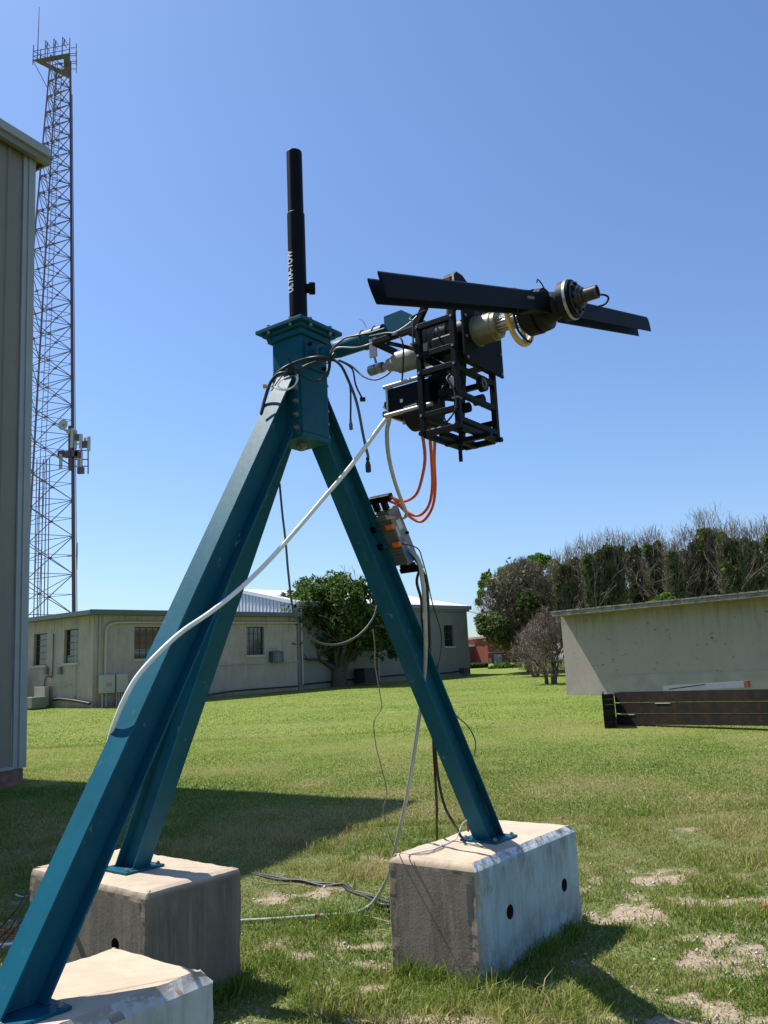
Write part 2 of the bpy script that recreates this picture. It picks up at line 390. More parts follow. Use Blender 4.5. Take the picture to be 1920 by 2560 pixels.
# grass skirt along the feet of the blocks
def skirt(n=11000):
    xs_, ys_ = [], []
    for o, a, l, w in BLK.values():
        u_, v_ = frame(a)
        for (p0, p1, nn, dense) in ((o, o+u_*l, -v_, 1), (o, o+v_*w, -u_, .6), (o+u_*l, o+u_*l+v_*w, u_, .5)):
            k = int(n*dense/7); s_ = rng.random(k); dd = np.abs(rng.normal(0, .055, k))+.006
            nzv = vnoise(s_*9+p0.x*7, s_*0+1.3, 77)
            ok = rng.random(k) < np.clip((nzv-.25)*2.2, .05, 1)
            s_, dd = s_[ok], dd[ok]
            xs_.append(p0.x+(p1.x-p0.x)*s_+nn.x*dd); ys_.append(p0.y+(p1.y-p0.y)*s_+nn.y*dd)
    return np.concatenate(xs_), np.concatenate(ys_)
def skirt_mesh():
    x, y = skirt(); n = len(x); z = gz(x, y)-.012
    h = .035+.11*rng.random(n)**2.2; a = rng.random(n)*2*np.pi; lean = (.3+.8*rng.random(n))*h; b = rng.random(n)*2*np.pi; wid = .006
    w = np.stack([np.cos(b)*wid, np.sin(b)*wid, np.zeros(n)], -1)*.5; base = np.stack([x, y, z], -1)
    mid = base+np.stack([np.cos(a)*lean*.35, np.sin(a)*lean*.35, h*.6], -1); tip = base+np.stack([np.cos(a)*lean, np.sin(a)*lean, h*.9], -1)
    vs = np.stack([base-w, base+w, mid+w*.8, mid-w*.8, tip], 1).reshape(-1, 3); o = np.arange(n)[:, None]*5
    me = fast_mesh('tall_grass', vs, np.concatenate([o, o+1, o+2, o+3, o+3, o+2, o+4], 1).ravel(), np.tile([4, 3], n), True)
    A = me.attributes.new('tint', 'FLOAT', 'POINT'); A.data.foreach_set('value', np.repeat(np.clip(.1+.6*rng.random(n), 0, 1), 5).astype(np.float32))
    me.materials.append(GB); ob = bpy.data.objects.new('tall_grass', me); COL.objects.link(ob); tag(ob, 'uncut grass growing against the feet of the concrete blocks', 'grass', kind='stuff')
skirt_mesh()
# pale limestone crumbs on the bare dirt
def pebbles(n=16000):
    y = 3.0+9*rng.random(n)**1.4; x = (rng.random(n)*2-1)*(y*.5+.3); c = cover(x, y)
    k = (rng.random(n) < np.clip(1.0-c*1.25, 0.02, 1)) & ~inblock(x, y, .01); x, y = x[k], y[k]; n = len(x)
    s_ = .004+.013*rng.random(n)**3; z = gz(x, y)-.010+(fbm(x*1.1, y*1.1, 3)-.5)*.05*np.clip((16-y)/10, 0, 1)+s_*.3
    oc = np.array([(1,0,0),(0,1,0),(-1,0,0),(0,-1,0),(0,0,.7),(0,0,-.6)])
    sc = s_[:, None, None]*(.7+.6*rng.random((n, 1, 3)))
    jit = 1+.35*(rng.random((n, 6, 1))-.5)
    vs = (np.stack([x, y, z], -1)[:, None, :]+oc[None]*sc*jit).reshape(-1, 3)
    fc = np.array([(0,1,4),(1,2,4),(2,3,4),(3,0,4),(1,0,5),(2,1,5),(3,2,5),(0,3,5)])
    loops = (fc[None]+(np.arange(n)*6)[:, None, None]).ravel()
    me = fast_mesh('gravel', vs, loops, np.full(n*8, 3))
    me.materials.append(mat('limestone_chips', (.34,.27,.20), .9, col2=(.66,.60,.50), scale=18))
    ob = bpy.data.objects.new('gravel', me); COL.objects.link(ob); tag(ob, 'pale limestone crumbs scattered on bare dirt', 'gravel', kind='stuff')
pebbles()

# ------------------------------------------------------------------ concrete blocks
def conc(name, paint=None, warm=(.46,.37,.275), dark=(.20,.17,.13)):
    M = mat(name, warm, .92, bump=.16, bscale=70, col2=tuple(c*1.25 for c in warm), scale=5, detail=9)
    layer(M, tuple(c*.56 for c in warm), 1.2, .05, .3, mask=(.598, .575), seed=1)
    layer(M, tuple(c*.33 for c in warm), 2.2, .46, .62, stretch=(1.5,1.5,.5), mask=(.59, .56), seed=21)
    layer(M, dark, 4.5, .42, .68, stretch=(3.2,3.2,.45), mask=(.60, .50), seed=2)       # run-off streaks on the sides
    layer(M, tuple(c*.55 for c in dark), 9, .56, .74, stretch=(4,4,.5), mask=(.60, .5), seed=5)
    layer(M, (.10,.085,.065), 42, .69, .73, seed=8)
    layer(M, tuple(c*1.35 for c in dark), 3, .5, .6, stretch=(5,5,.35), mask=(.58,.5), seed=31)                                       # pits
    return M
def painted(name, col):
    M = mat(name, col, .6, var=.08, scale=3, bump=.15, bscale=45)
    layer(M, (col[0]*.62, col[1]*.62, col[2]*.62), 5, .45, .72, stretch=(3,3,.5), seed=1)
    layer(M, (.30,.27,.22), 9, .61, .66, stretch=(1.6,1.6,.8), seed=4)
    layer(M, (.16,.14,.12), 26, .66, .70, seed=6)
    layer(M, (.34,.28,.22), 13, .47, .52, mask=(.572,.592), seed=9)
    return M
C_TOP = conc('weathered_concrete')
C_OLD = conc('stained_concrete', warm=(.42,.345,.26), dark=(.17,.155,.125))
P_BLUE = painted('pale_blue_paint', (.35,.46,.50)); P_GREY = painted('pale_grey_paint', (.47,.49,.47))
VOID = 0
HOLE = mat('rusty_sleeve_shade', (.035,.022,.016), .9)  # rust brown, darkened to paint in the shade deep inside the holes
def block(key, label, m1, mp, paintface, holes, ch=.034):
    o, a, l, w = BLK[key]; u_, v_ = frame(a)
    r = root('concrete_block', (o+u_*l/2+v_*w/2)[:2]+(0,) if False else tuple((o+u_*l/2+v_*w/2)), label, 'concrete block', 'concrete blocks under the tripod')
    # local grid on every face of a chamfered box
    import bmesh
    bm = bmesh.new(); bmesh.ops.create_cube(bm, size=1)
    for vv in bm.verts:
        vv.co = Vector((vv.co.x*l, vv.co.y*w, vv.co.z*(H+.12)+(H+.12)/2-.12))
    top = [e for e in bm.edges if all(q_.co.z > H-.01 for q_ in e.verts)]
    vert = [e for e in bm.edges if abs(e.verts[0].co.z-e.verts[1].co.z) > .3]
    bmesh.ops.bevel(bm, geom=vert, offset=.012, segments=1, affect='EDGES')
    top = [e for e in bm.edges if all(q_.co.z > H-.01 for q_ in e.verts) and len(e.link_faces) == 2 and any(abs(f.normal.z) < .5 for f in e.link_faces)]
    bmesh.ops.bevel(bm, geom=top, offset=ch, segments=1 if key != 'back' else 2, affect='EDGES', profile=.5)
    for _ in range(6):
        es = [e for e in bm.edges if e.calc_length() > .035]
        if not es: break
        bmesh.ops.subdivide_edges(bm, edges=es, cuts=1, use_grid_fill=True)
    bm.normal_update(); bmesh.ops.triangulate(bm, faces=[f for f in bm.faces if len(f.verts) > 4])
    sd = {'right': 1.0, 'back': 7.0, 'front': 13.0}[key]
    for vv in bm.verts:
        c = vv.co; n = vv.normal.copy()
        edge = (abs(abs(c.x)-l/2) < .05)+(abs(abs(c.y)-w/2) < .05)+(abs(c.z-H) < .05)
        k = .0005+.0042*(edge >= 2)
        q_ = c*14+Vector((sd, sd*2, 0)); vv.co = c+n*(mnoise.noise(q_)*k+mnoise.noise(q_*3)*k*.6)-n*(max(0, mnoise.noise(c*5+Vector((sd, 0, 0)))-.30)*.022 if edge >= 2 else 0)
    me = bpy.data.meshes.new('body'); bm.to_mesh(me)
    me.materials.append(m1); me.materials.append(mp)
    for f in me.polygons:
        f.use_smooth = False
        c = f.center; nn = f.normal
        if paintface and nn.y < -.35 and c.y < -w/2+.045:
            if nn.z < .75: f.material_index = 1
    ob = bpy.data.objects.new('body', me); COL.objects.link(ob); ob.parent = r; ob.rotation_euler = (0, 0, a)
    bm.free(); OFF[ob.name] = OFF[r.name]
    if holes:
        bm = bmesh.new()
        for hx, hz, hr in holes:
            mt = Matrix.Translation((hx, -w/2+.1, hz)) @ Matrix.Rotation(math.pi/2, 4, 'X')
            if key == 'back': mt = Matrix.Translation((-l/2+.1, hx, hz)) @ Matrix.Rotation(math.pi/2, 4, 'Y')
            bmesh.ops.create_cone(bm, cap_ends=True, segments=24, radius1=hr, radius2=hr, depth=.5, matrix=mt)
        cm = bpy.data.meshes.new('cut'); bm.to_mesh(cm); bm.free(); co = bpy.data.objects.new('cut', cm); COL.objects.link(co)
        co.parent = r; co.rotation_euler = (0, 0, a)
        md = ob.modifiers.new('holes', 'BOOLEAN'); md.object = co; md.operation = 'DIFFERENCE'; md.solver = 'EXACT'
        bpy.context.view_layer.update()
        ev = ob.evaluated_get(bpy.context.evaluated_depsgraph_get()); nm = bpy.data.meshes.new_from_object(ev)
        ob.modifiers.clear(); ob.data = nm; nm.materials.append(HOLE)
        for f in nm.polygons:
            c = f.center
            for hx, hz, hr in holes:
                t_ = (c.x-hx, c.y+w/2) if key != 'back' else (c.y-hx, c.x+l/2)
                if math.hypot(t_[0], c.z-hz) < hr*1.02 and t_[1] > .006: f.material_index = 2
        bpy.data.objects.remove(co)
    return r
o, a, l, w = BLK['right']
def loc2(key, P):
    o, a, l, w = BLK[key]; u_, v_ = frame(a); q_ = P-(o+u_*l/2+v_*w/2); return q_.dot(u_), q_.dot(v_)
h1 = loc2('right', V(.617,5.179,0)); h2 = loc2('right', V(1.04,5.751,0)); h3 = loc2('back', V(-1.534,4.79,0))
layer(P_BLUE, (.36,.30,.23), 16, .44, .50, stretch=(1,1,.35), mask=(-.565,-.612,0), seed=14)
layer(P_BLUE, (.15,.17,.165), 7, .44, .64, stretch=(1.6,1,.7), mask=(.36,.57), seed=15)
layer(P_BLUE, (.17,.19,.18), 5, .40, .60, mask=(.30,.04), seed=16)
layer(P_BLUE, (.62,.66,.70), 10, .40, .52, mask=(.565,.580), seed=18)
layer(P_BLUE, (.34,.28,.21), 20, .53, .57, mask=(.560,.585), seed=19)
block('right', 'concrete block with pale blue painted side and two holes, under the right leg', C_TOP, P_BLUE, True, [(h1[0], .287, .040), (h2[0], .281, .040)], .042)
block('back', 'unpainted grey concrete block behind the tall front tripod leg', C_OLD, P_GREY, False, [(h3[1], .314, .036)], .040)
block('front', 'nearest concrete block at the lower left with a pale grey painted edge', C_TOP, P_GREY, True, None, .045)

# ------------------------------------------------------------------ teal tripod
C0 = V(CX, CY, 0)
def AS(a, b, z): return V(CX, CY, 0)+D*a+U*b+V(0,0,z)
def abox(mb, a0, a1, b0, b1, z0, z1):
    return mb.box(AS((a0+a1)/2, (b0+b1)/2, (z0+z1)/2), abs(a1-a0)/2, abs(b1-b0)/2, abs(z1-z0)/2, (D, U, V(0,0,1)))
TR = root('tripod_stand', (CX, CY, 0), 'tall teal steel tripod of three I-beam legs standing on concrete blocks', 'tripod stand')
SC = .104; ZP = .625; LEG = {}
FLW, DEP, TF, TW = .059, .0775, .009, .007
def leg(key, base, n):
    base = V(base[0], base[1], ZP+.001); top = C0+n*(SC+.013)+V(0,0,3.085)
    l = (top-base).normalized(); out_ = (base-top); out_.z = 0; out_.normalize()
    w = out_.cross(V(0,0,1)); h = w.cross(l)
    LEG[key] = (base, l, w, h)
    P = [(-FLW,-DEP),(FLW,-DEP),(FLW,-DEP+TF),(TW/2,-DEP+TF),(TW/2,DEP-TF),(FLW,DEP-TF),(FLW,DEP),(-FLW,DEP),(-FLW,DEP-TF),(-TW/2,DEP-TF),(-TW/2,-DEP+TF),(-FLW,-DEP+TF)]
    lo, hi = [], []
    pl = C0+n*(SC+.013)
    for x_, y_ in P:
        q_ = base+w*x_+h*y_
        lo.append(q_+l*((base.z-q_.z)/l.z)); hi.append(q_+l*((pl-q_).dot(n)/l.dot(n)))
    mb = MB(); n_ = 12; vs = lo+hi
    quads = [(0,1,2,11),(11,2,3,10),(10,3,4,9),(9,4,5,8),(8,5,6,7)]
    side = [(i, (i+1) % 12, 12+(i+1) % 12, 12+i) for i in range(12)]
    mb.add(vs, side+[tuple(reversed(f)) for f in quads]+[tuple(i+12 for i in f) for f in quads])
    o_ = mb.build('leg', TEAL, TR)
    MB().tube([q_+(q_-base)*.03+V(0,0,.003+.0015*math.sin(k_*5)) for k_, q_ in enumerate([a_.lerp(b_, f_/5) for a_, b_ in zip(lo, lo[1:]+lo[:1]) for f_ in range(5)]+[lo[0]])], .0048, 6).build('weld_bead', TEAL, o_)
    # base plate square to the block
    bx = frame(BLK[key][1]); pc = V(base[0], base[1], 0)
    pm = MB().box(pc+V(0,0,H+.008), .132, .132, .0065, (bx[0], bx[1], V(0,0,1)))
    pm.build('base_plate', TEAL, o_, bevel=.0015)
    for i in (-1,1):
        for j in (-1,1):
            c = pc+bx[0]*(.105*i)+bx[1]*(.105*j)+V(0,0,H+.0145)
            MB().cyl(c, c+V(0,0,.012), .013, 6).cyl(c+V(0,0,.012), c+V(0,0,.018), .007, 8).build('anchor_bolt', RUST if (i == 1 and key == 'back') else BOLT, o_)
    # end plate bolted to the column
    em = MB(); tn = V(-n.y, n.x, 0)
    em.box(C0+n*(SC+.0075)+V(0,0,3.085), .0055, .092, .185, (n, tn, V(0,0,1)))
    em.build('end_plate', TEAL, o_, bevel=.001)
    for j in (-1,1):
        for k in range(5):
            c = C0+n*(SC+.013)+tn*(.074*j)+V(0,0,2.935+.072*k)
            MB().cyl(c, c+n*.005, .0155, 14).cyl(c+n*.005, c+n*.016, .0115, 6).cyl(c+n*.016, c+n*.024, .006, 8).build('bolt', BOLT, o_)
    return o_
leg('front', (-1.30, 3.03), -U); leg('back', (-1.566, 5.202), W_); leg('right', (.567, 5.588), U)
cm = MB()
abox(cm, -SC, SC, -SC, SC, 2.915, 3.49)
colm = cm.build('column', TEAL, TR, bevel=.006)
bt = MB(); abox(bt, -SC-.004, SC+.004, -SC-.004, SC+.004, 2.885, 2.912); bt.build('bottom_plate', TEAL, colm)
c = AS(0,0,2.885); MB().cyl(c, c-V(0,0,.02), .03, 6).cyl(c-V(0,0,.02), c-V(0,0,.035), .016, 12).build('bolt', BOLT, colm)
cp = MB(); abox(cp, -.122, .122, -.122, .122, 3.447, 3.478); abox(cp, -.142, .142, -.142, .142, 3.480, 3.497)
cp.build('collar', TEAL, TR, bevel=.002)
tp = MB(); abox(tp, -.168, .168, -.168, .168, 3.499, 3.520); tpo = tp.build('top_plate', TEAL, TR, bevel=.002)
for i in range(4):
    for j in range(2):
        s_ = (-.08+.16*j); a_, b_ = [(s_, -.154), (s_, .154), (-.154, s_), (.154, s_)][i]
        c = AS(a_, b_, 3.498); MB().lathe(c, V(0,0,1), [(-.014,0),(-.014,.011),(0,.011),(0,.006),(.022,.006),(.022,.011),(.034,.011),(.034,0)], 6).build('bolt', BOLT, tpo)
# boom
am = MB(); am.lathe(AS(.150,0,3.345), D, [(0,0),(0,.034),(.06,.036),(.12,.046),(.43,.048),(.43,0)], 28)
arm = am.build('boom', TEAL, TR)
fm = MB(); abox(fm, SC+.001, SC+.013, -.078, .078, 3.27, 3.42); abox(fm, SC+.013, .165, -.03, .03, 3.315, 3.375)
fm.build('boom_flange', TEAL, arm, bevel=.001)
for b_ in (-.055, .055):
    for z_ in (3.29, 3.40):
        c = AS(SC+.013, b_, z_); MB().cyl(c, c+D*.014, .011, 6).cyl(c+D*.014, c+D*.022, .006, 8).build('bolt', BLACK, arm)
fn = MB().prism([AS(.580,-.004,3.35), AS(.580,-.004,3.433), AS(.688,-.004,3.436), AS(.845,-.004,3.325), AS(.845,-.004,3.30)], U*.008)
fn.build('fin', TEAL, arm)

# telescoping jack pole on top
JP = root('jack_post', AS(0,0,3.52), 'black telescoping trailer jack tube standing upright on the teal column', 'jack post')
jm = MB().lathe(AS(0,0,3.521), V(0,0,1), [(0,0),(0,.0495),(.70,.0495),(.704,.0470)], 32); jm.build('outer_tube', BLACK, JP)
jm = MB().lathe(AS(0,0,4.20), V(0,0,1), [(0,.0445),(.405,.0445),(.41,.043),(.41,0)], 32); jm.build('inner_tube', BLACK, JP)
pc = ats(769, 720, 4.33); cpt = AS(0,0,pc.z); dx_ = V(1,.1,0).normalized()
MB().lathe(cpt+dx_*.040, dx_, [(0,0),(0,.026),(.022,.026),(.022,.034),(.052,.034),(.056,.031),(.056,0)], 20).build('crank_socket', BLACK, JP)
cu = bpy.data.curves.new('txt', 'FONT'); cu.body = 'ULTRA-TOW'; cu.size = .1; cu.offset = .0035; cu.shear = .25; cu.align_x = 'LEFT'; cu.space_character = 1.02
to = bpy.data.objects.new('txt', cu); COL.objects.link(to); bpy.context.view_layer.update()
tm_ = bpy.data.meshes.new_from_object(to.evaluated_get(bpy.context.evaluated_depsgraph_get())); bpy.data.objects.remove(to)
import bmesh
bt_ = bmesh.new(); bt_.from_mesh(tm_); bmesh.ops.triangulate(bt_, faces=bt_.faces[:])
for _ in range(4):
    es_ = [e for e in bt_.edges if e.calc_length() > .012]
    if es_: bmesh.ops.subdivide_edges(bt_, edges=es_, cuts=1); bmesh.ops.triangulate(bt_, faces=bt_.faces[:])
bt_.to_mesh(tm_); bt_.free()
tv = np.array([v_.co[:] for v_ in tm_.vertices]); tl = tv[:,0].max()-tv[:,0].min(); th = tv[:,1].max()
zlo = ats(724, 738, 4.33).z; zhi = ats(720, 632, 4.33).z
ang0 = math.radians(-143)
vs = []
for x_, y_, _ in tv:
    zz = zlo+(x_-tv[:,0].min())/tl*(zhi-zlo); an = ang0-(y_/th-.5)*(.046/.0495)
    vs.append(AS(0,0,zz)+V(math.cos(an), math.sin(an), 0)*.0507)
tx = MB().add(vs, [tuple(p_.vertices) for p_ in tm_.polygons]); tx.build('lettering', WHITE, JP)

# ------------------------------------------------------------------ rotor test rig
RG = root('wind_turbine_rig', AS(.98,0,2.71), 'black box frame with motors and long-bladed rotor on the end of the teal boom', 'rotor rig')
A0, A1, B0, B1 = .880, 1.068, -.150, .185
T = .026
fm = MB()
for a_ in (A0, A1):
    for b_ in (B0, B1):
        abox(fm, a_-T/2, a_+T/2, b_-T/2, b_+T/2, 2.715, 3.235 if a_ == A0 else 3.36)
for b_ in (B0, B1):
    for z_ in (3.097, 3.012, 2.808, 2.722):
        abox(fm, A0+T/2, A1-T/2, b_-T/2+.001, b_+T/2-.001, z_-T/2, z_+T/2)
    abox(fm, .62, A1-T/2, b_-T/2+.001, b_+T/2-.001, 3.238-T/2, 3.238+T/2)
    fm.bar(AS(.70, b_, 3.215), AS(A0-.012, b_, 3.135), .018)
for a_ in (A0, A1):
    for z_ in ((3.06, 3.0, 2.878, 2.757, 2.722) if a_ == A1 else (3.10, 2.722, 2.808)):
        abox(fm, a_-T/2+.001, a_+T/2-.001, B0+T/2, B1-T/2, z_-T/2+.0007, z_+T/2-.0007)
fm.bar(AS(.62, B0, 3.24), AS(.62, B1, 3.24), T)
abox(fm, A0+.02, A1+.075, -.012, .014, 2.690, 2.712); abox(fm, .95, .975, B0+.014, B1-.014, 2.700, 2.728)
fm.build('frame', BLACK, RG, bevel=.0015)
pm = MB(); abox(pm, 1.094, 1.104, -.118, .235, 3.035, 3.345)
pm.build('mounting_plate', CARB, RG)
for a_, b_ in ((A0,B0),(A1,B0),(A1,B1)):
    c = AS(a_, b_-.014, 2.722) if b_ < 0 else AS(a_+.014, b_, 2.722)
    MB().cyl(c, c+(-U if b_ < 0 else D)*.014, .013, 8).build('bolt', BLACK, RG)
c = AS(.975,0,2.70); MB().lathe(c, V(0,0,-1), [(0,0),(0,.014),(.02,.014),(.02,.009),(.095,.009),(.095,0)], 14).build('threaded_rod', BLACK, RG)
# drive drums on the shaft
dm = MB().lathe(AS(.80,0,3.235), D, [(0,0),(0,.050),(.025,.050),(.025,.060),(.06,.060),(.06,.054),(.066,.054),(.066,.064),(.11,.064),(.11,.056),(.116,.056),(.116,.066),(.17,.066),(.17,.045),(.29,.045)], 32)
dm.build('drive_drum', mat('dark_grey_drum', (.06,.055,.052), .6, var=.15, scale=20), RG)

gb = MB(); abox(gb, .90, 1.05, -.08, .09, 3.105, 3.20); gb.build('gearbox', BLACK, RG, bevel=.01)
# silver slip ring generator
gm_ = MB().lathe(AS(1.105,0,3.20), D, [(0,0),(0,.072),(.010,.072),(.010,.068),(.095,.067),(.097,.063),(.118,.062),(.124,.052),(.124,0)], 40)
gen = gm_.build('generator', CAST, RG)
wm = MB(); R_ = random.Random(4)
for k in range(9):
    p0 = AS(1.125+.008*k, -.02+.01*R_.random(), 3.268); pts = [p0+V(R_.uniform(-.012,.012), R_.uniform(-.012,.012), R_.uniform(-.002,.03)) for _ in range(4)]
    wm.tube(spline([p0]+pts), .0022, 5)
wm.build('wiring', mat('mixed_wiring', (.12,.11,.09), .6), gen)
sh = MB().lathe(AS(1.225,0,3.20), D, [(0,.026),(.045,.026),(.045,.034),(.06,.034),(.06,.020),(.20,.020)], 28); sh.build('shaft', SILV, RG)
fl = MB()
for k in range(14):
    an = 2*math.pi*k/14; q_ = lambda a_, r_: AS(a_, math.cos(an)*r_, 3.20+math.sin(an)*r_)
    fl.tube([q_(1.222,.036), q_(1.27,.033), q_(1.315,.040)], .0035, 5)
fl.build('brush_wires', mat('pale_wires', (.45,.40,.30), .5, .3), RG)
# pale ring and black boot behind the hub
rm = MB(); N = 56
def ringpt(an, r_, a_): return AS(a_, math.cos(an)*r_, 3.205+math.sin(an)*r_)
vs = []; 
for k in range(N):
    an = 2*math.pi*k/N
    vs += [ringpt(an, .134, 1.318), ringpt(an, .134, 1.334), ringpt(an, .108, 1.334), ringpt(an, .108, 1.318)]
fs = []
for k in range(N):
    k2 = (k+1) % N
    for j in range(4): fs.append((4*k+j, 4*k2+j, 4*k2+(j+1) % 4, 4*k+(j+1) % 4))
rm.add(vs, fs)
for an in (.9, 3.0, 5.1):
    rm.bar(ringpt(an, .03, 1.326), ringpt(an, .105, 1.326), .016, .014)
rm.build('spoked_ring', WOOD, RG, bevel=.003)
MB().lathe(AS(1.345,0,3.205), D, [(0,0),(0,.075),(.02,.098),(.075,.100),(.075,.086),(.09,.086),(.09,.096),(.12,.092),(.13,.07),(.165,.06),(.19,.05)], 36).build('rubber_boot', RUB, RG)
MB().tube(spline([AS(1.315,-.06,3.27), AS(1.345,-.095,3.20), AS(1.345,-.06,3.12), AS(1.35,.03,3.09), AS(1.34,.08,3.13)]), .005, 6).build('looped_cable', RUB, RG)
# hub
hm = MB().lathe(AS(1.475,0,3.21), D, [(0,0),(0,.048),(.048,.050),(.060,.074),(.066,.086),(.105,.086)], 44); hub = hm.build('hub', RUB, RG)
MB().lathe(AS(1.580,0,3.21), D, [(-.008,.086),(-.008,.0878),(.003,.0878),(.004,.086)], 44).build('rim', SILV, hub)
MB().lathe(AS(1.582,0,3.21), D, [(0,.086),(.012,.084),(.014,.074),(.020,.073),(.020,.050)], 44).build('front_plate', BLACK, hub)
DKM = mat('dark_machined_metal', (.060,.056,.050), .36, .7, var=.2, scale=25)
MB().lathe(AS(1.602,0,3.21), D, [(0,.073),(.004,.072),(.004,.052),(.022,.050),(.022,.040),(.034,.038),(.034,.029),(.095,.029),(.095,.023),(.085,.022),(.085,0)], 40).build('hub_face', DKM, hub)
for k in range(8):
    an = 2*math.pi*k/8+.2; c = AS(1.606, math.cos(an)*.062, 3.21+math.sin(an)*.062)
    MB().cyl(c, c+D*.006, .0085, 10).build('bolt', BLACK, hub)
MB().tube(spline([AS(1.66,.028,3.215), AS(1.70,.062,3.215), AS(1.71,.085,3.205), AS(1.69,.09,3.185), AS(1.66,.06,3.17)]), .0045, 7).build('cable_loop', RUB, hub)
def blade(a_, th, r0, r1, chord, zc, label=None):
    dr = U*math.cos(th)+V(0,0,math.sin(th)); tg = V(0,0,math.cos(th))-U*math.sin(th)
    if dr.dot(U) < 0: tg = -tg
    prof = []; n = 14
    for k in range(n):
        f = k/(n-1); prof.append((f, .5*.16*(2.97*math.sqrt(f)-1.26*f-3.5*f*f+2.84*f**3-1.015*f**4)*.9))
    up_ = [(f, h_) for f, h_ in prof]; lo_ = [(f, -h_*.6) for f, h_ in reversed(prof[1:-1])]
    loop = up_+lo_; mb = MB(); m_ = len(loop); vs = []
    cc = AS(a_, 0, zc)
    rows = [r0, r0+.02, (r0+r1)/2, r1-.02, r1]
    for r_ in rows:
        for f, h_ in loop:
            cut = .25*max(0, (r0+.03-r_)/.03) * (f > .6)
            vs.append(cc+dr*(r_+(cut*.08))+tg*(chord*(.46-f))+D*(h_*chord*1.1+.02*(f-.4)*.6))
    fs = [(i*m_+k, i*m_+(k+1) % m_, (i+1)*m_+(k+1) % m_, (i+1)*m_+k) for i in range(len(rows)-1) for k in range(m_)]
    mb.add(vs, fs, True); mb.add(vs[:m_], [tuple(range(m_))]); mb.add(vs[-m_:], [tuple(reversed(range(m_)))])
    b_ = mb.build('blade', CARB, RG)
    # root bracket bolts
    for k in range(3):
        c = cc+dr*(r0+.02)+tg*(-.0+.0)+dr*(.022*k)+D*.010; MB().cyl(c, c+D*.008, .0065, 8).build('bolt', BOLT, b_)
    return b_
TL = math.pi+math.atan(.296); TRt = math.atan(.246)
blade(1.50, TL, .235, 1.335, .088, 3.225); blade(1.435, TL, .255, 1.30, .088, 3.225)
blade(1.50, TRt, .12, 1.285, .088, 3.215); blade(1.435, TRt, .12, 1.27, .088, 3.205)
ha = MB()
for th in (TL, TRt):
    dr = U*math.cos(th)+V(0,0,math.sin(th)); tg = V(0,0,math.cos(th))-U*math.sin(th)
    c0 = AS(1.475,0,3.22)
    def sec(r_, w_, t_, c0=c0, dr=dr, tg=tg): return [c0+dr*r_+tg*(i*w_*1.25)+D*(j*t_) for i, j in ((-1,-1),(1,-1),(1,1),(-1,1))]
    ha.box8([*sec(.05, .040, .030), *sec(.25, .030, .020)]); ha.box8([*sec(.225, .036, .030), *sec(.275, .033, .026)])
ha.build('blade_arm', BLACK, RG, bevel=.004)
MB().tube(spline([AS(1.50,-.165,3.255), AS(1.49,-.13,3.285), AS(1.49,-.09,3.275), AS(1.50,-.075,3.235)]), .0028, 6).build('sensor_wire', BLACK, RG)
for a_, b_ in ((1.105,-.10),(1.105,.215)):
    for z_ in (3.05, 3.15, 3.25):
        c = AS(a_, b_, z_); MB().cyl(c, c+D*.006, .007, 6).build('bolt', BOLT, RG)
for a_ in (A0, A1):
    for z_ in (2.722, 2.808, 3.012, 3.097, 3.238):
        c = AS(a_, B0-T/2, z_); MB().cyl(c, c-U*.006, .0065, 6).build('bolt', BOLT, RG)
for pts in ([AS(.70,-.05,3.03), AS(.74,-.09,3.09), AS(.80,-.165,3.17), AS(.78,-.168,3.22), AS(.72,-.165,3.255), AS(.60,-.12,3.29), AS(.52,-.05,3.33)],
            [AS(.86,-.03,3.02), AS(.86,-.10,3.08), AS(.862,-.168,3.14), AS(.864,-.168,3.26), AS(.84,-.15,3.30), AS(.88,-.06,3.36)],
            [AS(1.05,-.12,2.98), AS(1.03,-.168,2.95), AS(1.066,-.17,2.88), AS(1.068,-.17,2.80), AS(1.0,-.14,2.76), AS(.95,-.08,2.80)],
            [AS(.95,.05,3.10), AS(.97,.0,3.02), AS(.94,-.06,2.96), AS(.90,-.05,2.88)]):
    MB().tube(spline(pts, 5), .0042, 6).build('harness_cable', CABLE, RG)
for a_, z_ in ((.862,3.16),(1.068,2.85),(.76,3.235)):
    x_ = MB(); abox(x_, a_-.016, a_+.016, B0-.024, B0+.016, z_-.004, z_+.004); x_.build('cable_tie', GCAB, RG)
x_ = MB(); abox(x_, 1.040, 1.064, B0-T/2-.0012, B0-T/2-.0004, 2.90, 2.95); x_.build('label', INV, RG)
# angular housing above the frame
q1 = [AS(.968,-.055,3.38), AS(.968,-.055,3.490), AS(.968,-.03,3.515), AS(.968,.02,3.515), AS(.968,.215,3.425), AS(.968,.215,3.38)]
hs = MB().prism(q1, D*.068).build('housing', BLACK, RG, bevel=.003)
tb = MB(); abox(tb, .985, 1.012, -.058, -.0555, 3.44, 3.485); tb.build('terminal_board', mat('dark_red_board', (.16,.02,.02), .5), hs)
tb = MB(); abox(tb, 1.024, 1.034, -.058, -.0555, 3.43, 3.508); tb.build('label_strip', LWHT, hs)
st = MB().bar(AS(.78,-.06,3.25), AS(.88,-.06,3.40), .028); st.bar(AS(.80,.10,3.25), AS(.98,.06,3.42), .026)
st.bar(AS(.98,-.02,3.30), AS(.98,.0,3.42), .03); st.build('strut', BLACK, RG)
MB().bar(AS(.868,-.06,3.385), AS(.888,-.06,3.415), .036).build('strut_clamp', INVS, RG)
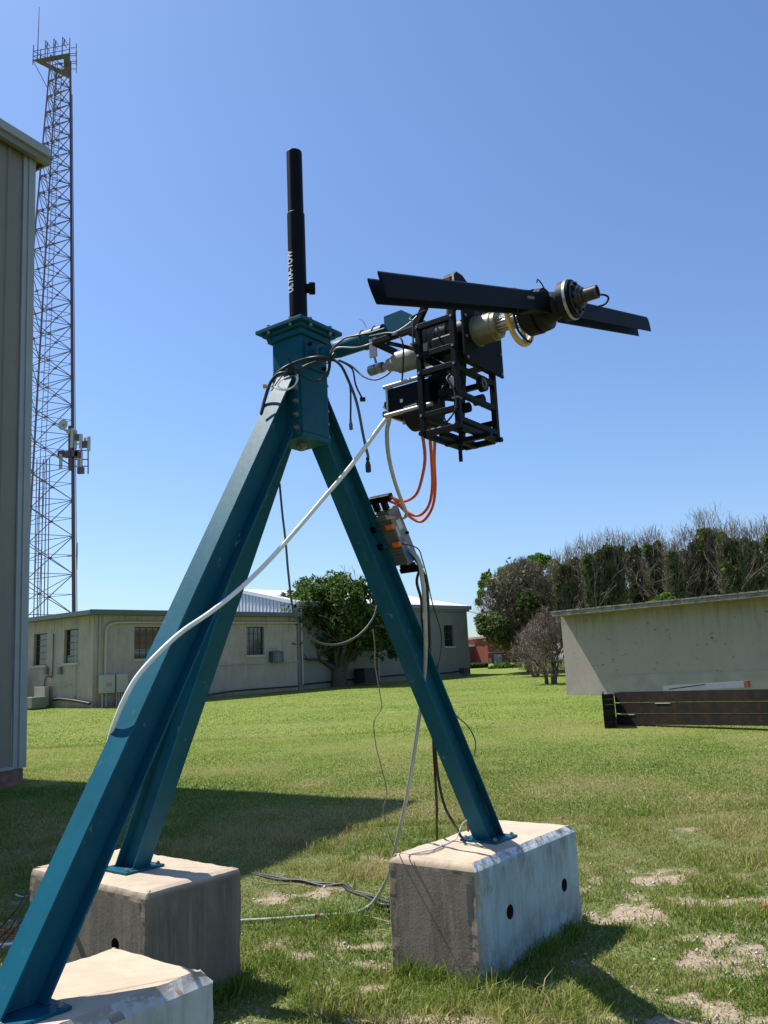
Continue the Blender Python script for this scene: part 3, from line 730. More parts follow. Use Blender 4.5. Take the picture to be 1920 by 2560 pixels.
# beige servo motor and coupling
MB().lathe(AS(.565,0,3.17), D, [(0,0),(0,.018),(.03,.019),(.03,.033),(.055,.034),(.058,.038),(.085,.050),(.092,.056),(.17,.056),(.20,.060),(.30,.060),(.30,0)], 36).build('motor', BEIGE, RG)
gc = MB(); N = 10
gc.lathe(AS(.470,0,3.172), D, [(0,0),(0,.020),(.006,.027),(.045,.027),(.048,.023),(.06,.023),(.06,.027),(.09,.027),(.092,.018)], 10, smooth=False)
gc.build('coupling', mat('worn_coupling', (.26,.26,.25), .4, .7, var=.25, scale=40), RG)
bk = MB(); abox(bk, .515, .560, -.052, -.046, 3.215, 3.315); abox(bk, .515, .560, -.052, .04, 3.300, 3.306); bk.tube([AS(.54,-.045,3.22), AS(.545,-.04,3.185)], .006, 6)
bk.build('bracket', mat('galvanised_bracket', (.25,.26,.28), .45, .6), RG)
# lower drive motor with tie rods
mm = MB(); abox(mm, .635, .87, -.068, .068, 2.893, 3.020); mo = mm.build('drive_motor', BLACK, RG, bevel=.006)
ep = MB(); abox(ep, .622, .634, -.080, .080, 2.878, 3.038); ep.build('end_cap', SILV, mo, bevel=.003)
for b_ in (-.076, .076):
    for z_ in (2.886, 3.030):
        MB().cyl(AS(.612,b_,z_), AS(.885,b_,z_), .0105, 16).build('tie_rod', mat('dull_rod', (.40,.39,.37), .55, .5), mo)
lb = MB(); abox(lb, .70, .715, -.0700, -.0685, 2.935, 2.952); lb.build('label', LWHT, mo)
MB().cyl(AS(.60,-.045,2.95), AS(.622,-.045,2.95), .020, 14).cyl(AS(.585,-.045,2.905), AS(.622,-.045,2.905), .017, 14).build('hose_port', BLACK, mo)
MB().lathe(AS(.70,0,2.88), D, [(0,0),(0,.055),(.02,.078),(.15,.082),(.17,.06),(.17,0)], 32).build('fan_housing', RUB, RG)
pb = MB().prism([AS(.845,-.012,3.09), AS(.905,-.012,3.09), AS(.98,-.012,2.96), AS(.95,-.012,2.90), AS(.80,-.012,2.95)], U*.024)
pb.build('belt_guard', BLACK, RG)
pu = MB()
for k in range(14):
    z_ = 3.08-.018*k; pu.bar(AS(1.00-.002*k, .02, z_), AS(1.00-.002*k, .05, z_), .012, .012)
pu.bar(AS(1.004,.035,3.09), AS(.975,.035,2.83), .04, .008)
pu.build('drive_belt', RUB, RG)
wh = MB().lathe(AS(1.082,.035,2.957), D, [(0,0),(0,.036),(.026,.036),(.028,.033),(.028,.029),(.020,.029),(.020,.0)], 32).build('pulley', RUB, RG)
for r_ in (.026, .017):
    rg = [AS(1.104, .035+math.cos(2*math.pi*k/28)*r_, 2.957+math.sin(2*math.pi*k/28)*r_) for k in range(29)]
    MB().tube(rg, .0028, 6, caps=False).build('bearing_ring', INV, wh)
for (a_, b_, z_) in ((.95,-.10,2.905),(1.0,-.08,2.96),(.96,.05,2.87),(1.01,.10,2.91)):
    MB().cyl(AS(a_,b_,z_), AS(a_+.05,b_,z_), .024, 16).build('idler', BLACK, RG)

# ------------------------------------------------------------------ inverter strapped to the right leg
lb_, ll, lw, lh = LEG['right']
def LG(l_, w_, h_): return lb_+ll*l_+lw*w_+lh*h_
def lbox(mb, l0, l1, w0, w1, h0, h1):
    return mb.box(LG((l0+l1)/2, (w0+w1)/2, (h0+h1)/2), abs(l1-l0)/2, abs(w1-w0)/2, abs(h1-h0)/2, (ll, lw, lh))
IV = root('motor_inverter', LG(2.04,.09,-.13), 'grey electronics box with orange latches strapped behind the right tripod leg', 'inverter box')
im = MB(); lbox(im, 1.872, 2.208, -.02, .147, -.178, -.080); case = im.build('case', INVS, IV, bevel=.006)
im = MB(); lbox(im, 1.869, 2.211, .1475, .154, -.182, -.077); im.build('side_cover', INV, IV, bevel=.003)
im = MB()
for k in range(5): lbox(im, 1.885+.022*k, 1.893+.022*k, .062, .14, -.0795, -.074)
im.build('cooling_ribs', INVS, case)
for (l0, l1, h0, h1, m_, nm) in ((2.075,2.135,-.152,-.112,LWHT,'label'), (1.890,1.972,-.118,-.088,LBLUE,'label'), (1.93,1.965,-.145,-.125,LWHT,'label'), (2.045,2.11,-.100,-.088,LWHT,'label'), (2.01,2.03,-.12,-.10,LBLUE,'label')):
    x_ = MB(); lbox(x_, l0, l1, .1542, .1552, h0, h1); x_.build(nm, m_, case)
for l_ in (2.122, 2.012):
    x_ = MB(); lbox(x_, l_-.014, l_+.016, .112, .162, -.073, -.050); x_.build('latch', ORNG2, IV, bevel=.003)
    MB().tube([LG(l_, .115, -.064), LG(l_-.004, .03, -.066)], .005, 6).build('latch_rod', SILV, IV)
    x_ = MB(); lbox(x_, l_-.016, l_+.016, -.005, .030, -.0660, -.050); x_.build('clamp', BLACK, IV)
x_ = MB(); lbox(x_, 2.165, 2.195, .062, .145, -.079, -.060); x_.build('coolant_inlet', SILV, IV, bevel=.003)
for w_ in (.060, .122):
    x_ = MB(); lbox(x_, 2.211, 2.262, w_-.016, w_+.016, -.13, -.095); lbox(x_, 2.262, 2.300, w_-.030, w_+.064, -.135, -.090); x_.build('cable_plug', BLACK, IV, bevel=.005)
for w_ in (.09, .148):
    x_ = MB(); lbox(x_, 1.845, 1.868, w_-.018, w_+.018, -.125, -.085); lbox(x_, 1.818, 1.848, w_-.026, w_+.058, -.13, -.082); x_.build('lower_plug', BLACK, IV, bevel=.005)
MB().cyl(LG(2.036,.154,-.161), LG(2.036,.168,-.161), .009, 12).build('cap', BLACK, IV)

# ------------------------------------------------------------------ hoses and cables
def hose(name, label, cat, pts, r, m_, k=6, n=8, group=None):
    o_ = MB().tube(spline(pts, k), r, n).build(name, m_, loc=tuple(Vector(pts[0])))
    return tag(o_, label, cat, group)
def pp(lst): return [at(*q_) for q_ in lst]
hose('hose', 'white hose sweeping from the hanging rig down across the front leg', 'hose',
     [AS(.585,-.045,2.95)]+pp([(842,890,3.93),(815,930,3.92),(760,1004,3.90),(700,1075,3.88),(640,1145,3.83),(580,1212,3.78),(520,1270,3.70),(455,1322,3.60),(395,1363,3.50),(345,1408,3.43),(298,1460,3.38),(268,1512,3.37),(248,1562,3.39),(236,1602,3.46),(222,1680,3.66),(190,1780,3.9),(150,1900,4.6)])+[onz(110,2020,.03), onz(60,2034,.014), onz(20,2040,.012), onz(-60,2046,.012)], .0105, WHOSE)
hose('hose', 'milky clear hose dropping from the rig motor to the grey electronics box', 'hose',
     [AS(.59,-.045,2.905)]+pp([(841,905,4.0),(836,930,4.05),(838,975,4.15),(847,1020,4.3),(860,1062,4.5),(874,1098,4.65),(878,1112,4.72),(868,1119,4.76)])+[LG(2.178,.145,-.07)], .0110, CLEAR)
hose('hose', 'long milky clear hose from the electronics box down to the ground behind the right block', 'hose',
     [LG(2.005,.156,-.10)]+pp([(1022/K,1372/K,4.80),(1046/K,1400/K,4.74),(1056/K,1450/K,4.78),(1061/K,1500/K,4.82),(1064/K,1600/K,4.95),(918,1440,5.05),(912,1500,5.15),(905,1550,5.25),(892,1640,5.4),(877,1730,5.6),(861,1800,5.8),(849,1850,6.0),(836,1898,6.2)])+[onz(805,1950,.03), onz(765,1972,.014), onz(690,1978,.012), onz(600,1985,.012), onz(525,1989,.012), onz(470,1993,.012), onz(380,2002,.012)], .0125, CLEAR)
hose('hose_clamp', 'small red clamp on the clear hose lying on the grass', 'clamp', [onz(680,1979,.012), onz(690,1978,.012)], .0155, mat('red_clamp', (.25,.02,.04), .5), 2)
for i, (pts, lab) in enumerate((
    ([AS(.78,-.02,2.81)]+pp([(918,985,4.1),(912,1030,4.3),(900,1066,4.5),(878,1082,4.66),(858,1080,4.7)])+[LG(2.281,.186,-.11)], 'orange power cable with the shortest loop between rig and electronics box'),
    ([AS(.80,.02,2.81)]+pp([(932,990,4.15),(934,1050,4.35),(926,1092,4.55),(906,1113,4.68),(882,1108,4.72),(862,1088,4.74)])+[LG(2.281,.180,-.12)], 'orange power cable with the middle loop between rig and electronics box'),
    ([AS(.83,.03,2.81)]+pp([(938,990,4.2),(940,1055,4.4),(933,1098,4.6),(912,1126,4.7),(888,1118,4.74),(862,1092,4.76)])+[LG(2.279,.124,-.115)], 'orange power cable with the longest loop between rig and electronics box'))):
    hose('power_cable', lab, 'cable', pts, .0085, ORNG, group='orange power cables')
hose('power_cable', 'dark red cable from the lower plug of the electronics box', 'cable',
     [LG(1.832,.20,-.10)]+pp([(1042/K,1455/K,4.85),(1053/K,1500/K,4.9),(1056/K,1560/K,5.0),(925,1430,5.2),(934,1560,5.4),(938,1640,5.5),(943,1730,5.6),(944,1790,5.75)])+[onz(945,1850,.2), onz(950,1880,.05)], .0085, DRED)
hose('power_cable', 'thick black cable hanging behind the right leg onto the block top', 'cable',
     [LG(1.93,.156,-.13)]+pp([(1062/K,1440/K,4.86),(1070/K,1500/K,4.92),(1074/K,1590/K,5.0),(930,1440,5.2),(937,1560,5.35),(942,1640,5.45),(950,1700,5.5),(962,1745,5.5),(978,1775,5.48)])+[onz(990,1795,.66), onz(997,1808,.625), onz(1012,1812,.625)], .0085, CABLE)
hose('signal_cable', 'thin black cable curving right of the leg past the far building', 'cable',
     [LG(2.00,.156,-.09)]+pp([(1044/K,1371/K,4.76),(1056/K,1400/K,4.8),(1067/K,1440/K,4.86),(1079/K,1500/K,4.95),(1101/K,1575/K,5.05),(1103/K,1620/K,5.1),(1094/K,1668/K,5.12),(942,1470,5.2),(960,1505,5.3),(985,1545,5.4),(1010,1568,5.45),(1026,1598,5.48),(1026,1625,5.48),(1020,1650,5.46),(1040,1720,5.5),(1058,1765,5.5)]), .0036, CABLE)
hose('signal_cable', 'grey cable hanging in a deep loop between the back leg and the right leg', 'cable',
     pp([(604,1045,4.55),(610,1110,4.55),(617,1170,4.55),(623,1240,4.55),(632,1310,4.6),(648,1352,4.65),(680,1384,4.7),(718,1393,4.75),(755,1384,4.8),(785,1363,4.85),(806,1335,4.88),(815,1308,4.9)]), .0062, GCAB)
hose('signal_cable', 'thin tan wire drooping in front of the leafy tree down to the right block', 'wire',
     pp([(806,1358,4.95),(810,1400,4.96),(811,1440,5.0),(821,1500,5.0),(824,1530,5.0),(808,1560,5.0),(812,1610,5.05),(822,1650,5.05),(836,1712,5.1),(828,1745,5.12),(833,1775,5.12),(845,1815,5.1)])+[onz(862,1841,.618), onz(900,1845,.615), onz(930,1842,.615), onz(960,1830,.615)], .0030, TANW)
hose('extension_cord', 'white cord curling over the top of the right block to the leg', 'cord',
     [onz(880,1846,.616), onz(918,1838,.616), onz(935,1835,.616), onz(965,1822,.616), onz(985,1812,.618), onz(992,1796,.66), onz(998,1782,.70), onz(1003,1775,.74), onz(1008,1772,.76)], .0042, WHITE)
tag(MB().box(onz(1011,1786,.70), .007, .006, .028).build('cord_end', mat('red_plastic', (.5,.02,.03), .4)), 'small red connector hanging beside the foot of the right leg', 'connector')
hose('signal_cable', 'thin black strand in place of a shadow line on the right block', 'wire',
     [onz(886,1846,.622), onz(885,1856,.606), onz(889,1866,.56), ], .003, CABLE, 3)  # strand added where a dark line was taken for a shadow
# cables around the column head
ring = []
def cab(label, pts, r, m_, cat='cable', name='signal_cable', group=None): return hose(name, label, cat, pts, r, m_, 6, 8, group)
c6 = lambda x_, y_, Y: ats(620+x_/6.146, 780+y_/6.146, Y)
c1 = lambda x_, y_, Y: ats(600+x_/2.764, 340+y_/2.764, Y)
cab('thick black cable bundle arching from the boom round the column to the front leg', [c6(1330,640,4.08), c6(1260,700,4.06), c6(1080,695,4.04), c6(900,720,4.06), c6(700,790,4.03), c6(560,860,4.02), c6(450,950,4.05), c6(350,1080,4.1), c6(300,1200,4.15), c6(240,1400,4.18), c6(200,1560,4.15)], .0085, CABLE)
cab('black cable under the thick bundle on the column', [c6(1320,740,4.07), c6(1150,745,4.05), c6(950,800,4.03), c6(780,880,4.03), c6(640,930,4.0), c6(500,940,4.0), c6(400,1010,4.04), c6(330,1130,4.08), c6(260,1350,4.1), c6(205,1540,4.1)], .0075, CABLE)
cab('black cable sagging in a loop below the boom root', [c6(700,900,4.0), c6(800,950,4.02), c6(900,1020,4.04), c6(1050,1058,4.06), c6(1150,1020,4.08), c6(1225,920,4.1), c6(1245,800,4.1), c6(1250,700,4.08)], .0055, CABLE)
cab('second sagging black cable below the boom root', [c6(1270,720,4.08), c6(1262,850,4.1), c6(1225,980,4.12), c6(1160,1040,4.12)], .004, CABLE)
cab('coiled white cable loop hanging at the top of the front leg', [c6(760,960,3.98), c6(765,1030,3.98), c6(730,1110,3.98), c6(640,1170,3.98), c6(540,1190,3.98), c6(470,1150,3.98), c6(465,1110,3.98), c6(520,1040,3.98), c6(640,985,3.97)], .0032, WHITE)
cab('second white cable loop hanging at the top of the front leg', [c6(740,980,3.97), c6(745,1060,3.97), c6(690,1150,3.97), c6(590,1200,3.97), c6(490,1195,3.97), c6(430,1170,3.97), c6(410,1150,3.98)], .0028, WHITE)
cab('black cable tail crossing the top of the front leg', [c6(360,1210,3.98), c6(470,1050,3.99), c6(560,940,3.99), c6(620,870,3.98)], .0035, CABLE)
tag(MB().bar(c6(625,710,3.98), c6(670,815,3.98), .012, .008).box(c6(670,905,3.98), .018, .018, .016).build('cable_tie', RUB), 'black cable tie knot holding the bundle on the column corner', 'cable tie')
tag(MB().bar(c6(230,1145,4.1), c6(285,1140,4.1), .012, .018).bar(c6(285,1140,4.1), c6(305,1180,4.1), .010, .016).build('cable_clip', YEL), 'amber plastic clip sticking out left of the front leg', 'clip')
cab('pale cable strapped along the underside of the boom to the frame', [c6(1290,620,4.06), c1(680,1462,4.04), c1(800,1462,3.98), c1(890,1440,3.95), c1(1000,1395,3.86), c1(1120,1330,3.82), c1(1200,1270,3.80), c1(1250,1210,3.8)], .0042, mat('pale_cable', (.20,.20,.19), .4))
cab('black cable on the top side of the boom', [c6(1230,720,4.06), c1(640,1470,4.06), c1(680,1430,4.05), c1(730,1395,4.05), c1(800,1380,4.02), c1(900,1360,3.98), c1(1000,1330,3.92)], .005, CABLE)
tag(MB().tube([AS(.17+.0*k, math.cos(k*math.pi/8)*.052, 3.345+math.sin(k*math.pi/8)*.052) for k in range(17)], .004, 6).tube([AS(.45, math.cos(k*math.pi/8)*.051, 3.345+math.sin(k*math.pi/8)*.051) for k in range(17)], .003, 6).tube([AS(.53, math.cos(k*math.pi/8)*.051, 3.345+math.sin(k*math.pi/8)*.051) for k in range(17)], .003, 6).build('cable_tie', GCAB), 'grey ties strapped round the teal boom', 'cable tie')
cab('thin wire stub sticking up from the boom', [c1(825,1265,4.1), c1(850,1280,4.08), c1(870,1320,4.06), c1(885,1350,4.04)], .0022, GCAB)
def conn(name, label, p0, p1, r, m_=CABLE):
    p0 = Vector(p0); p1 = Vector(p1); ax = (p1-p0); L_ = ax.length
    tag(MB().lathe(p0, ax, [(0,0),(0,r*.6),(L_*.2,r*.7),(L_*.22,r*.5),(L_*.3,r*.5),(L_*.32,r*.8),(L_*.45,r*.8),(L_*.47,r),(L_*.95,r),(L_,r*.85),(L_,0)], 14).build(name, m_), label, 'connector')
cab('grey cable hanging from the boom with a large black connector at its end', [c1(640,1540,4.08), c1(700,1590,4.08), c1(745,1680,4.08), c1(790,1790,4.1), c1(820,1900,4.1), c1(850,2060,4.12), c1(872,2160,4.12), c1(885,2215,4.12), at(794,995,4.12)], .0072, GCAB)
conn('cable_connector', 'large black connector at the end of the hanging grey cable', at(794,988,4.12), at(796,1020,4.12), .014)
cab('black cable hanging straight down from the boom with a ridged end', [c1(690,1580,4.06), c1(740,1660,4.06), c1(762,1740,4.06), c1(765,1850,4.06), c1(764,1960,4.06)], .0048, CABLE)
conn('cable_connector', 'small ridged grey connector hanging left of the large black one', c1(764,1955,4.06), c1(768,2030,4.06), .0095, GCAB)
cab('short black cable hanging from the boom with a square plug', [c1(680,1550,4.05), c1(740,1580,4.04), c1(780,1620,4.04), c1(800,1720,4.04), c1(845,1815,4.04)], .0045, CABLE)
tag(MB().box(c1(848,1820,4.04), .014, .012, .008).build('cable_plug', RUB), 'small square black plug on the shortest hanging cable', 'connector')
cab('grey cable swinging from the boom to the beige motor', [c1(690,1550,4.05), c1(770,1590,4.02), c1(850,1660,3.97), c1(930,1685,3.93), c1(1000,1660,3.90), c1(1040,1630,3.88)], .0045, GCAB)

# cables lying on the ground
hose('power_cable', 'black twisted cable lying on the grass between the blocks', 'cable', [onz(*q_) for q_ in ((540,1886,.012),(585,1893,.02),(640,1903,.016),(690,1908,.022),(735,1912,.018),(757,1926,.014),(790,1938,.012),(820,1953,.014),(842,1956,.012))], .014, CABLE)
hose('power_cable', 'second black twisted cable wound round the first on the grass', 'cable', [onz(*q_) for q_ in ((545,1888,.012),(600,1900,.016),(650,1902,.03),(700,1914,.016),(742,1910,.034),(765,1928,.014),(800,1936,.018),(842,1950,.012))], .012, CABLE)
for pts, lab in ((((525,1897),(560,1904),(590,1910),(640,1910),(670,1918)), 'thin tan wire on bare dirt beside the back block'), (((560,1880),(640,1895),(700,1912),(770,1925),(830,1938),(842,1942)), 'thin tan wire running beside the black twisted cable'),
                 (((700,1968),(740,1966),(765,1972),(790,1978),(842,1992)), 'thin tan wire curling under the clear hose')):
    hose('ground_wire', lab, 'wire', [onz(x_, y_, .010) for x_, y_ in pts], .0045, TANW)
for pts, lab in ((((-30,2030),(5,2000),(35,1965),(60,1925)), 'black wire leaning by the left picture edge'), (((-30,2045),(15,2012),(45,1968),(68,1922)), 'second black wire leaning by the left picture edge'), (((-10,2060),(20,2020),(50,1985),(72,1940)), 'third black wire leaning by the left picture edge')):
    hose('ground_wire', lab, 'wire', [onz(x_, y_, .03+.25*i/3) for i, (x_, y_) in enumerate(pts)], .004, CABLE)
for pts, lab in ((((-40,2018),(0,2012),(30,2003),(55,2007),(40,2016),(0,2010),(-30,2022)), 'orange extension cord heaped by the left picture edge'), (((-40,2026),(5,2024),(35,2020),(66,2014),(90,2018)), 'second orange cord beside the heaped one')):
    hose('extension_cord', lab, 'cord', [onz(x_, y_, .02) for x_, y_ in pts], .006, ORNG)
hose('ground_wire', 'short white wire end on the shaded grass left of the back block', 'wire', [onz(34,1933,.03), onz(48,1937,.02), onz(62,1936,.012), onz(80,1940,.012)], .005, WHITE)
BRK = mat('broken_brick', (.30,.075,.05), .9, var=.3, scale=20, bump=.3)
for (x_, y_, s_, lab) in ((1652,1957,.028,'broken red brick at the right picture edge'), (1416,2006+278,.0,''),):
    if s_:
        c = onz(x_, y_, .02); tag(MB().box(c, s_*1.5, s_*.8, s_*.4, (V(.9,.3,.1).normalized(), V(-.3,.9,0).normalized(), V(0,0,1))).build('brick', BRK, bevel=.006), lab, 'brick')

# ------------------------------------------------------------------ metal shed at the left
WRB = bpy.data.materials.new('tan_ribbed_metal'); 
SHM = mat('tan_metal_siding', (.20,.178,.145), .5, .0, var=.05, scale=2); SHT = mat('white_metal_trim', (.31,.32,.32), .45, 0, var=.05, scale=2)
wd = V(.485,.875,0).normalized(); wn = V(wd.y, -wd.x, 0)
Ys = 13.5; c0 = at(50,1655,Ys); ctop = at(90,345,Ys); zt = ctop.z; zb = c0.z
Pc = V(c0.x, c0.y, 0)
SH = root('metal_shed', (Pc.x-6, Pc.y-6, g(0,13)), 'tall tan ribbed metal building with pale corner trim at the left edge', 'building')
sw = MB(); Lw = 16
# ribbed wall: profile extruded vertically
prof = []; s_ = .0
while s_ < Lw:
    prof += [(s_, 0), (s_+.235, 0), (s_+.255, .028), (s_+.295, .028), (s_+.315, 0)]; s_ += .315
for (sa, oa), (sb, ob) in zip(prof[:-1], prof[1:]):
    if sb <= sa: continue
    a_ = Pc-wd*(sa+.22)+wn*oa; b_ = Pc-wd*(sb+.22)+wn*ob
    sw.add([V(a_.x,a_.y,zb), V(b_.x,b_.y,zb), V(b_.x-(zt-zb)*.0185,b_.y,zt), V(a_.x-(zt-zb)*.0185,a_.y,zt)], [(0,1,2,3)])
sw.build('wall', SHM, SH)
bw = MB(); bw.box8([Pc-wn*.35+V(0,0,zb), Pc-wn*9+V(0,0,zb), Pc-wn*9-wd*Lw+V(0,0,zb), Pc-wn*.35-wd*Lw+V(0,0,zb), Pc-wn*.35+V(0,0,zt), Pc-wn*9+V(0,0,zt), Pc-wn*9-wd*Lw+V(0,0,zt), Pc-wn*.35-wd*Lw+V(0,0,zt)])
bw.build('wall', SHM, SH)
tr_ = MB()
def vbox(mb, p, q_, off0, off1, z0, z1):
    d_ = (q_-p).normalized(); n_ = V(d_.y, -d_.x, 0)
    return mb.box8([p+n_*off0+V(0,0,z0), p+n_*off1+V(0,0,z0), q_+n_*off1+V(0,0,z0), q_+n_*off0+V(0,0,z0), p+n_*off0+V(0,0,z1), p+n_*off1+V(0,0,z1), q_+n_*off1+V(0,0,z1), q_+n_*off0+V(0,0,z1)])
LEAN = .0185
def shl(q_): return V(q_.x-(q_.z-zb)*LEAN, q_.y, q_.z)
def wbox(mb, s0, s1, o0, o1, z0, z1):
    P_ = [Pc-wd*s0+wn*o0, Pc-wd*s1+wn*o0, Pc-wd*s1+wn*o1, Pc-wd*s0+wn*o1]
    return mb.box8([shl(q_+V(0,0,z0)) for q_ in P_]+[shl(q_+V(0,0,z1)) for q_ in P_])
wbox(tr_, -.03, .21, -.01, .035, zb-.02, zt); wbox(tr_, .07, .12, .036, .060, zb-.02, zt); tr_.build('corner_trim', SHT, SH)
b_ = MB(); wbox(b_, .22, Lw, .0, .05, zb-.03, zb+.015); b_.build('base_trim', SHT, SH)
fb = MB(); wbox(fb, 0, Lw, -.06, .0, g(0,12)-.4, zb-.03); fb.build('foundation', mat('foundation_brick', (.22,.12,.09), .9, var=.3, scale=8), SH)
ro = MB(); wbox(ro, -.16, Lw, -9.2, .16, zt+.02, zt+.06); wbox(ro, -.16, Lw, .10, .20, zt-.06, zt+.20); wbox(ro, -.20, -.16, -9.2, .20, zt-.06, zt+.24)
ro.build('roof', SHM, SH); gt = MB(); wbox(gt, -.16, Lw, .202, .25, zt+.06, zt+.22); gt.build('gutter', SHT, SH)

# ------------------------------------------------------------------ plastered office building
PLAS = mat('tan_plaster', (.44,.365,.29), .9, var=.06, scale=1.5, bump=.12, bscale=20)
layer(PLAS, (.31,.26,.21), 1.2, .52, .75, stretch=(1,1,.4), seed=2)
layer(PLAS, (.34,.29,.25), 2.5, .45, .7, stretch=(2,2,.6), seed=9)
layer(PLAS, (.16,.13,.095), 2.5, .30, .65, mask=(.55,.05), seed=17)
layer(PLAS, (.20,.17,.135), 3.2, .52, .66, stretch=(3,3,.18), mask=(2.2,3.3), seed=23)
FASC = mat('grey_green_fascia', (.10,.125,.125), .6, var=.08); GLS = mat('dark_glass', (.015,.02,.022), .08, 0, var=.5, scale=.9, spec=.9, bump=.05, bscale=2)
WFR = mat('dark_window_frame', (.06,.065,.065), .6); PIPE = mat('painted_pipe', (.46,.40,.31), .7, var=.06); SILL = mat('painted_sill', (.48,.42,.34), .8)
BR = mat('brown_board', (.16,.095,.055), .8, var=.2, scale=10); WB = mat('blind_white', (.25,.29,.28), .7)
K0 = V(-11.2,32.0,0); KB = V(4.25,46.0,0); dB = (KB-K0).normalized(); nB = V(dB.y,-dB.x,0)
KA = V(-14.8,34.5,0); dA = (KA-K0).normalized(); nA = V(-dA.y, dA.x, 0)
if nA.y > 0: nA = -nA
LB = (KB-K0).length
def FB(s_, o_, z_): return K0+dB*s_+nB*o_+V(0,0,z_)
def FA(s_, o_, z_): return K0+dA*s_+nA*o_+V(0,0,z_)
def fbox(mb, Fn, s0, s1, o0, o1, z0, z1):
    P_ = [Fn(s0,o0,0), Fn(s1,o0,0), Fn(s1,o1,0), Fn(s0,o1,0)]
    if (P_[1]-P_[0]).cross(P_[3]-P_[0]).z < 0: P_ = [P_[0], P_[3], P_[2], P_[1]]
    return mb.box8([q_+V(0,0,z0) for q_ in P_]+[q_+V(0,0,z1) for q_ in P_])
OB = root('office_building', tuple(K0+V(0,0,.8)), 'low tan plastered building with flat grey-edged roof and dark windows, behind the front leg', 'building')
ZR = 4.30
SPL = 9.45       # where the taller wing starts
def wall_with(mb, Fn, s0, s1, z0, z1, wins, th=.22):
    cuts = sorted(set([s0, s1]+[q_ for w_ in wins for q_ in w_[:2]]))
    for a_, b_ in zip(cuts[:-1], cuts[1:]):
        hit = [w_ for w_ in wins if w_[0] <= a_+1e-6 and w_[1] >= b_-1e-6]
        if hit:
            fbox(mb, Fn, a_, b_, -th, 0, z0, hit[0][2]); fbox(mb, Fn, a_, b_, -th, 0, hit[0][3], z1)
        else: fbox(mb, Fn, a_, b_, -th, 0, z0, z1)
winsB = [(1.65,2.78,2.62,3.86),(6.78,7.69,2.66,3.88)]; winsA = [(.91,1.83,2.57,3.86),(2.96,3.86,2.56,3.82)]
wm = MB(); wall_with(wm, FB, .22, SPL, .3, ZR, winsB); wm.build('wall', PLAS, OB)
wm = MB(); wall_with(wm, FA, 0, 9.5, .3, ZR, winsA); wm.build('wall', PLAS, OB)
wm = MB(); fbox(wm, FB, 1.6, SPL, -7, -6.8, .3, ZR); fbox(wm, FA, 9.3, 9.5, -7, -.23, .3, ZR); wm.build('wall', PLAS, OB)
def window(parent, Fn, s0, s1, z0, z1, nx_, nz_, low=None, board=False, sill=True):
    f = MB(); o0, o1 = -.16, -.115; t_ = .035
    for x_ in (s0+t_/2, s1-t_/2): fbox(f, Fn, x_-t_/2, x_+t_/2, o0, o1, z0, z1)
    for z_ in (z0+t_/2, z1-t_/2): fbox(f, Fn, s0+t_, s1-t_, o0, o1, z_-t_/2, z_+t_/2)
    for i in range(1, nx_): x_ = s0+(s1-s0)*i/nx_; fbox(f, Fn, x_-.012, x_+.012, o0+.004, o1-.004, z0+t_, z1-t_)
    for i in range(1, nz_): z_ = z0+(z1-z0)*i/nz_; fbox(f, Fn, s0+t_, s1-t_, o0+.006, o1-.002, z_-.012, z_+.012)
    w_ = f.build('window', WFR, parent)
    gl_ = MB(); fbox(gl_, Fn, s0+.002, s1-.002, -.150, -.142, z0+.002, z1-.002); gl_.build('pane', GLS, w_)
    if board:
        b = MB(); fbox(b, Fn, s0+t_, s1-t_, -.141, -.137, z0+.38, z1-.10); b.build('board', BR, w_)
        b = MB(); fbox(b, Fn, s0+t_, s1-t_, -.141, -.137, z0+.22, z0+.36); b.build('blind', WB, w_)
    if low:
        b = MB(); fbox(b, Fn, s0+t_, s1-t_, -.141, -.137, z0+.05, z0+low); b.build('blind', WB, w_)
    if sill:
        b = MB(); fbox(b, Fn, s0-.05, s1+.05, -.11, .06, z0-.09, z0); b.build('sill', SILL, w_)
    b = MB(); fbox(b, Fn, s0-.2, s1+.2, -.9, -.6, z0-.3, z1+.2); b.build('dark_room', mat('dark_interior', (.01,.01,.012), .9), w_)
    return w_
window(OB, FB, *winsB[0], 4, 4, board=True); window(OB, FB, *winsB[1], 4, 4, low=.0)
window(OB, FA, *winsA[0], 1, 5, low=.30); window(OB, FA, *winsA[1], 1, 5)
rm = MB()
ov = .38
P_ = [FB(SPL,ov,0), FB(SPL,-7.2,0), FA(9.8,-7.2,0), FA(9.8,ov,0)]
cr = K0+ (nB*ov+dB*0)+V(0,0,0)
# intersection of the two eave lines
a1 = K0+nB*ov; a2 = K0+nA*ov; den = dB.x*dA.y-dB.y*dA.x; tt = ((a2.x-a1.x)*dA.y-(a2.y-a1.y)*dA.x)/den; cr = a1+dB*tt
poly = [cr, FB(SPL,ov,0), FB(SPL,-7.2,0), FA(9.8,-7.2,0), FA(9.8,ov,0)]
poly = [V(q_.x,q_.y,ZR) for q_ in poly]
rm.prism(poly, V(0,0,.17)); rm.build('roof', FASC, OB)
mt_ = MB(); 
mt_.box8([V(q_.x,q_.y,ZR+.171) for q_ in (cr, FB(SPL,ov,0), FB(SPL,ov-.25,0), FB(.3,ov-.25,0))]+[V(q_.x,q_.y,ZR+.19) for q_ in (cr, FB(SPL,ov,0), FB(SPL,ov-.25,0), FB(.3,ov-.25,0))])
mt_.build('roof_edge', mat('roof_edge_metal', (.22,.24,.25), .5), OB)
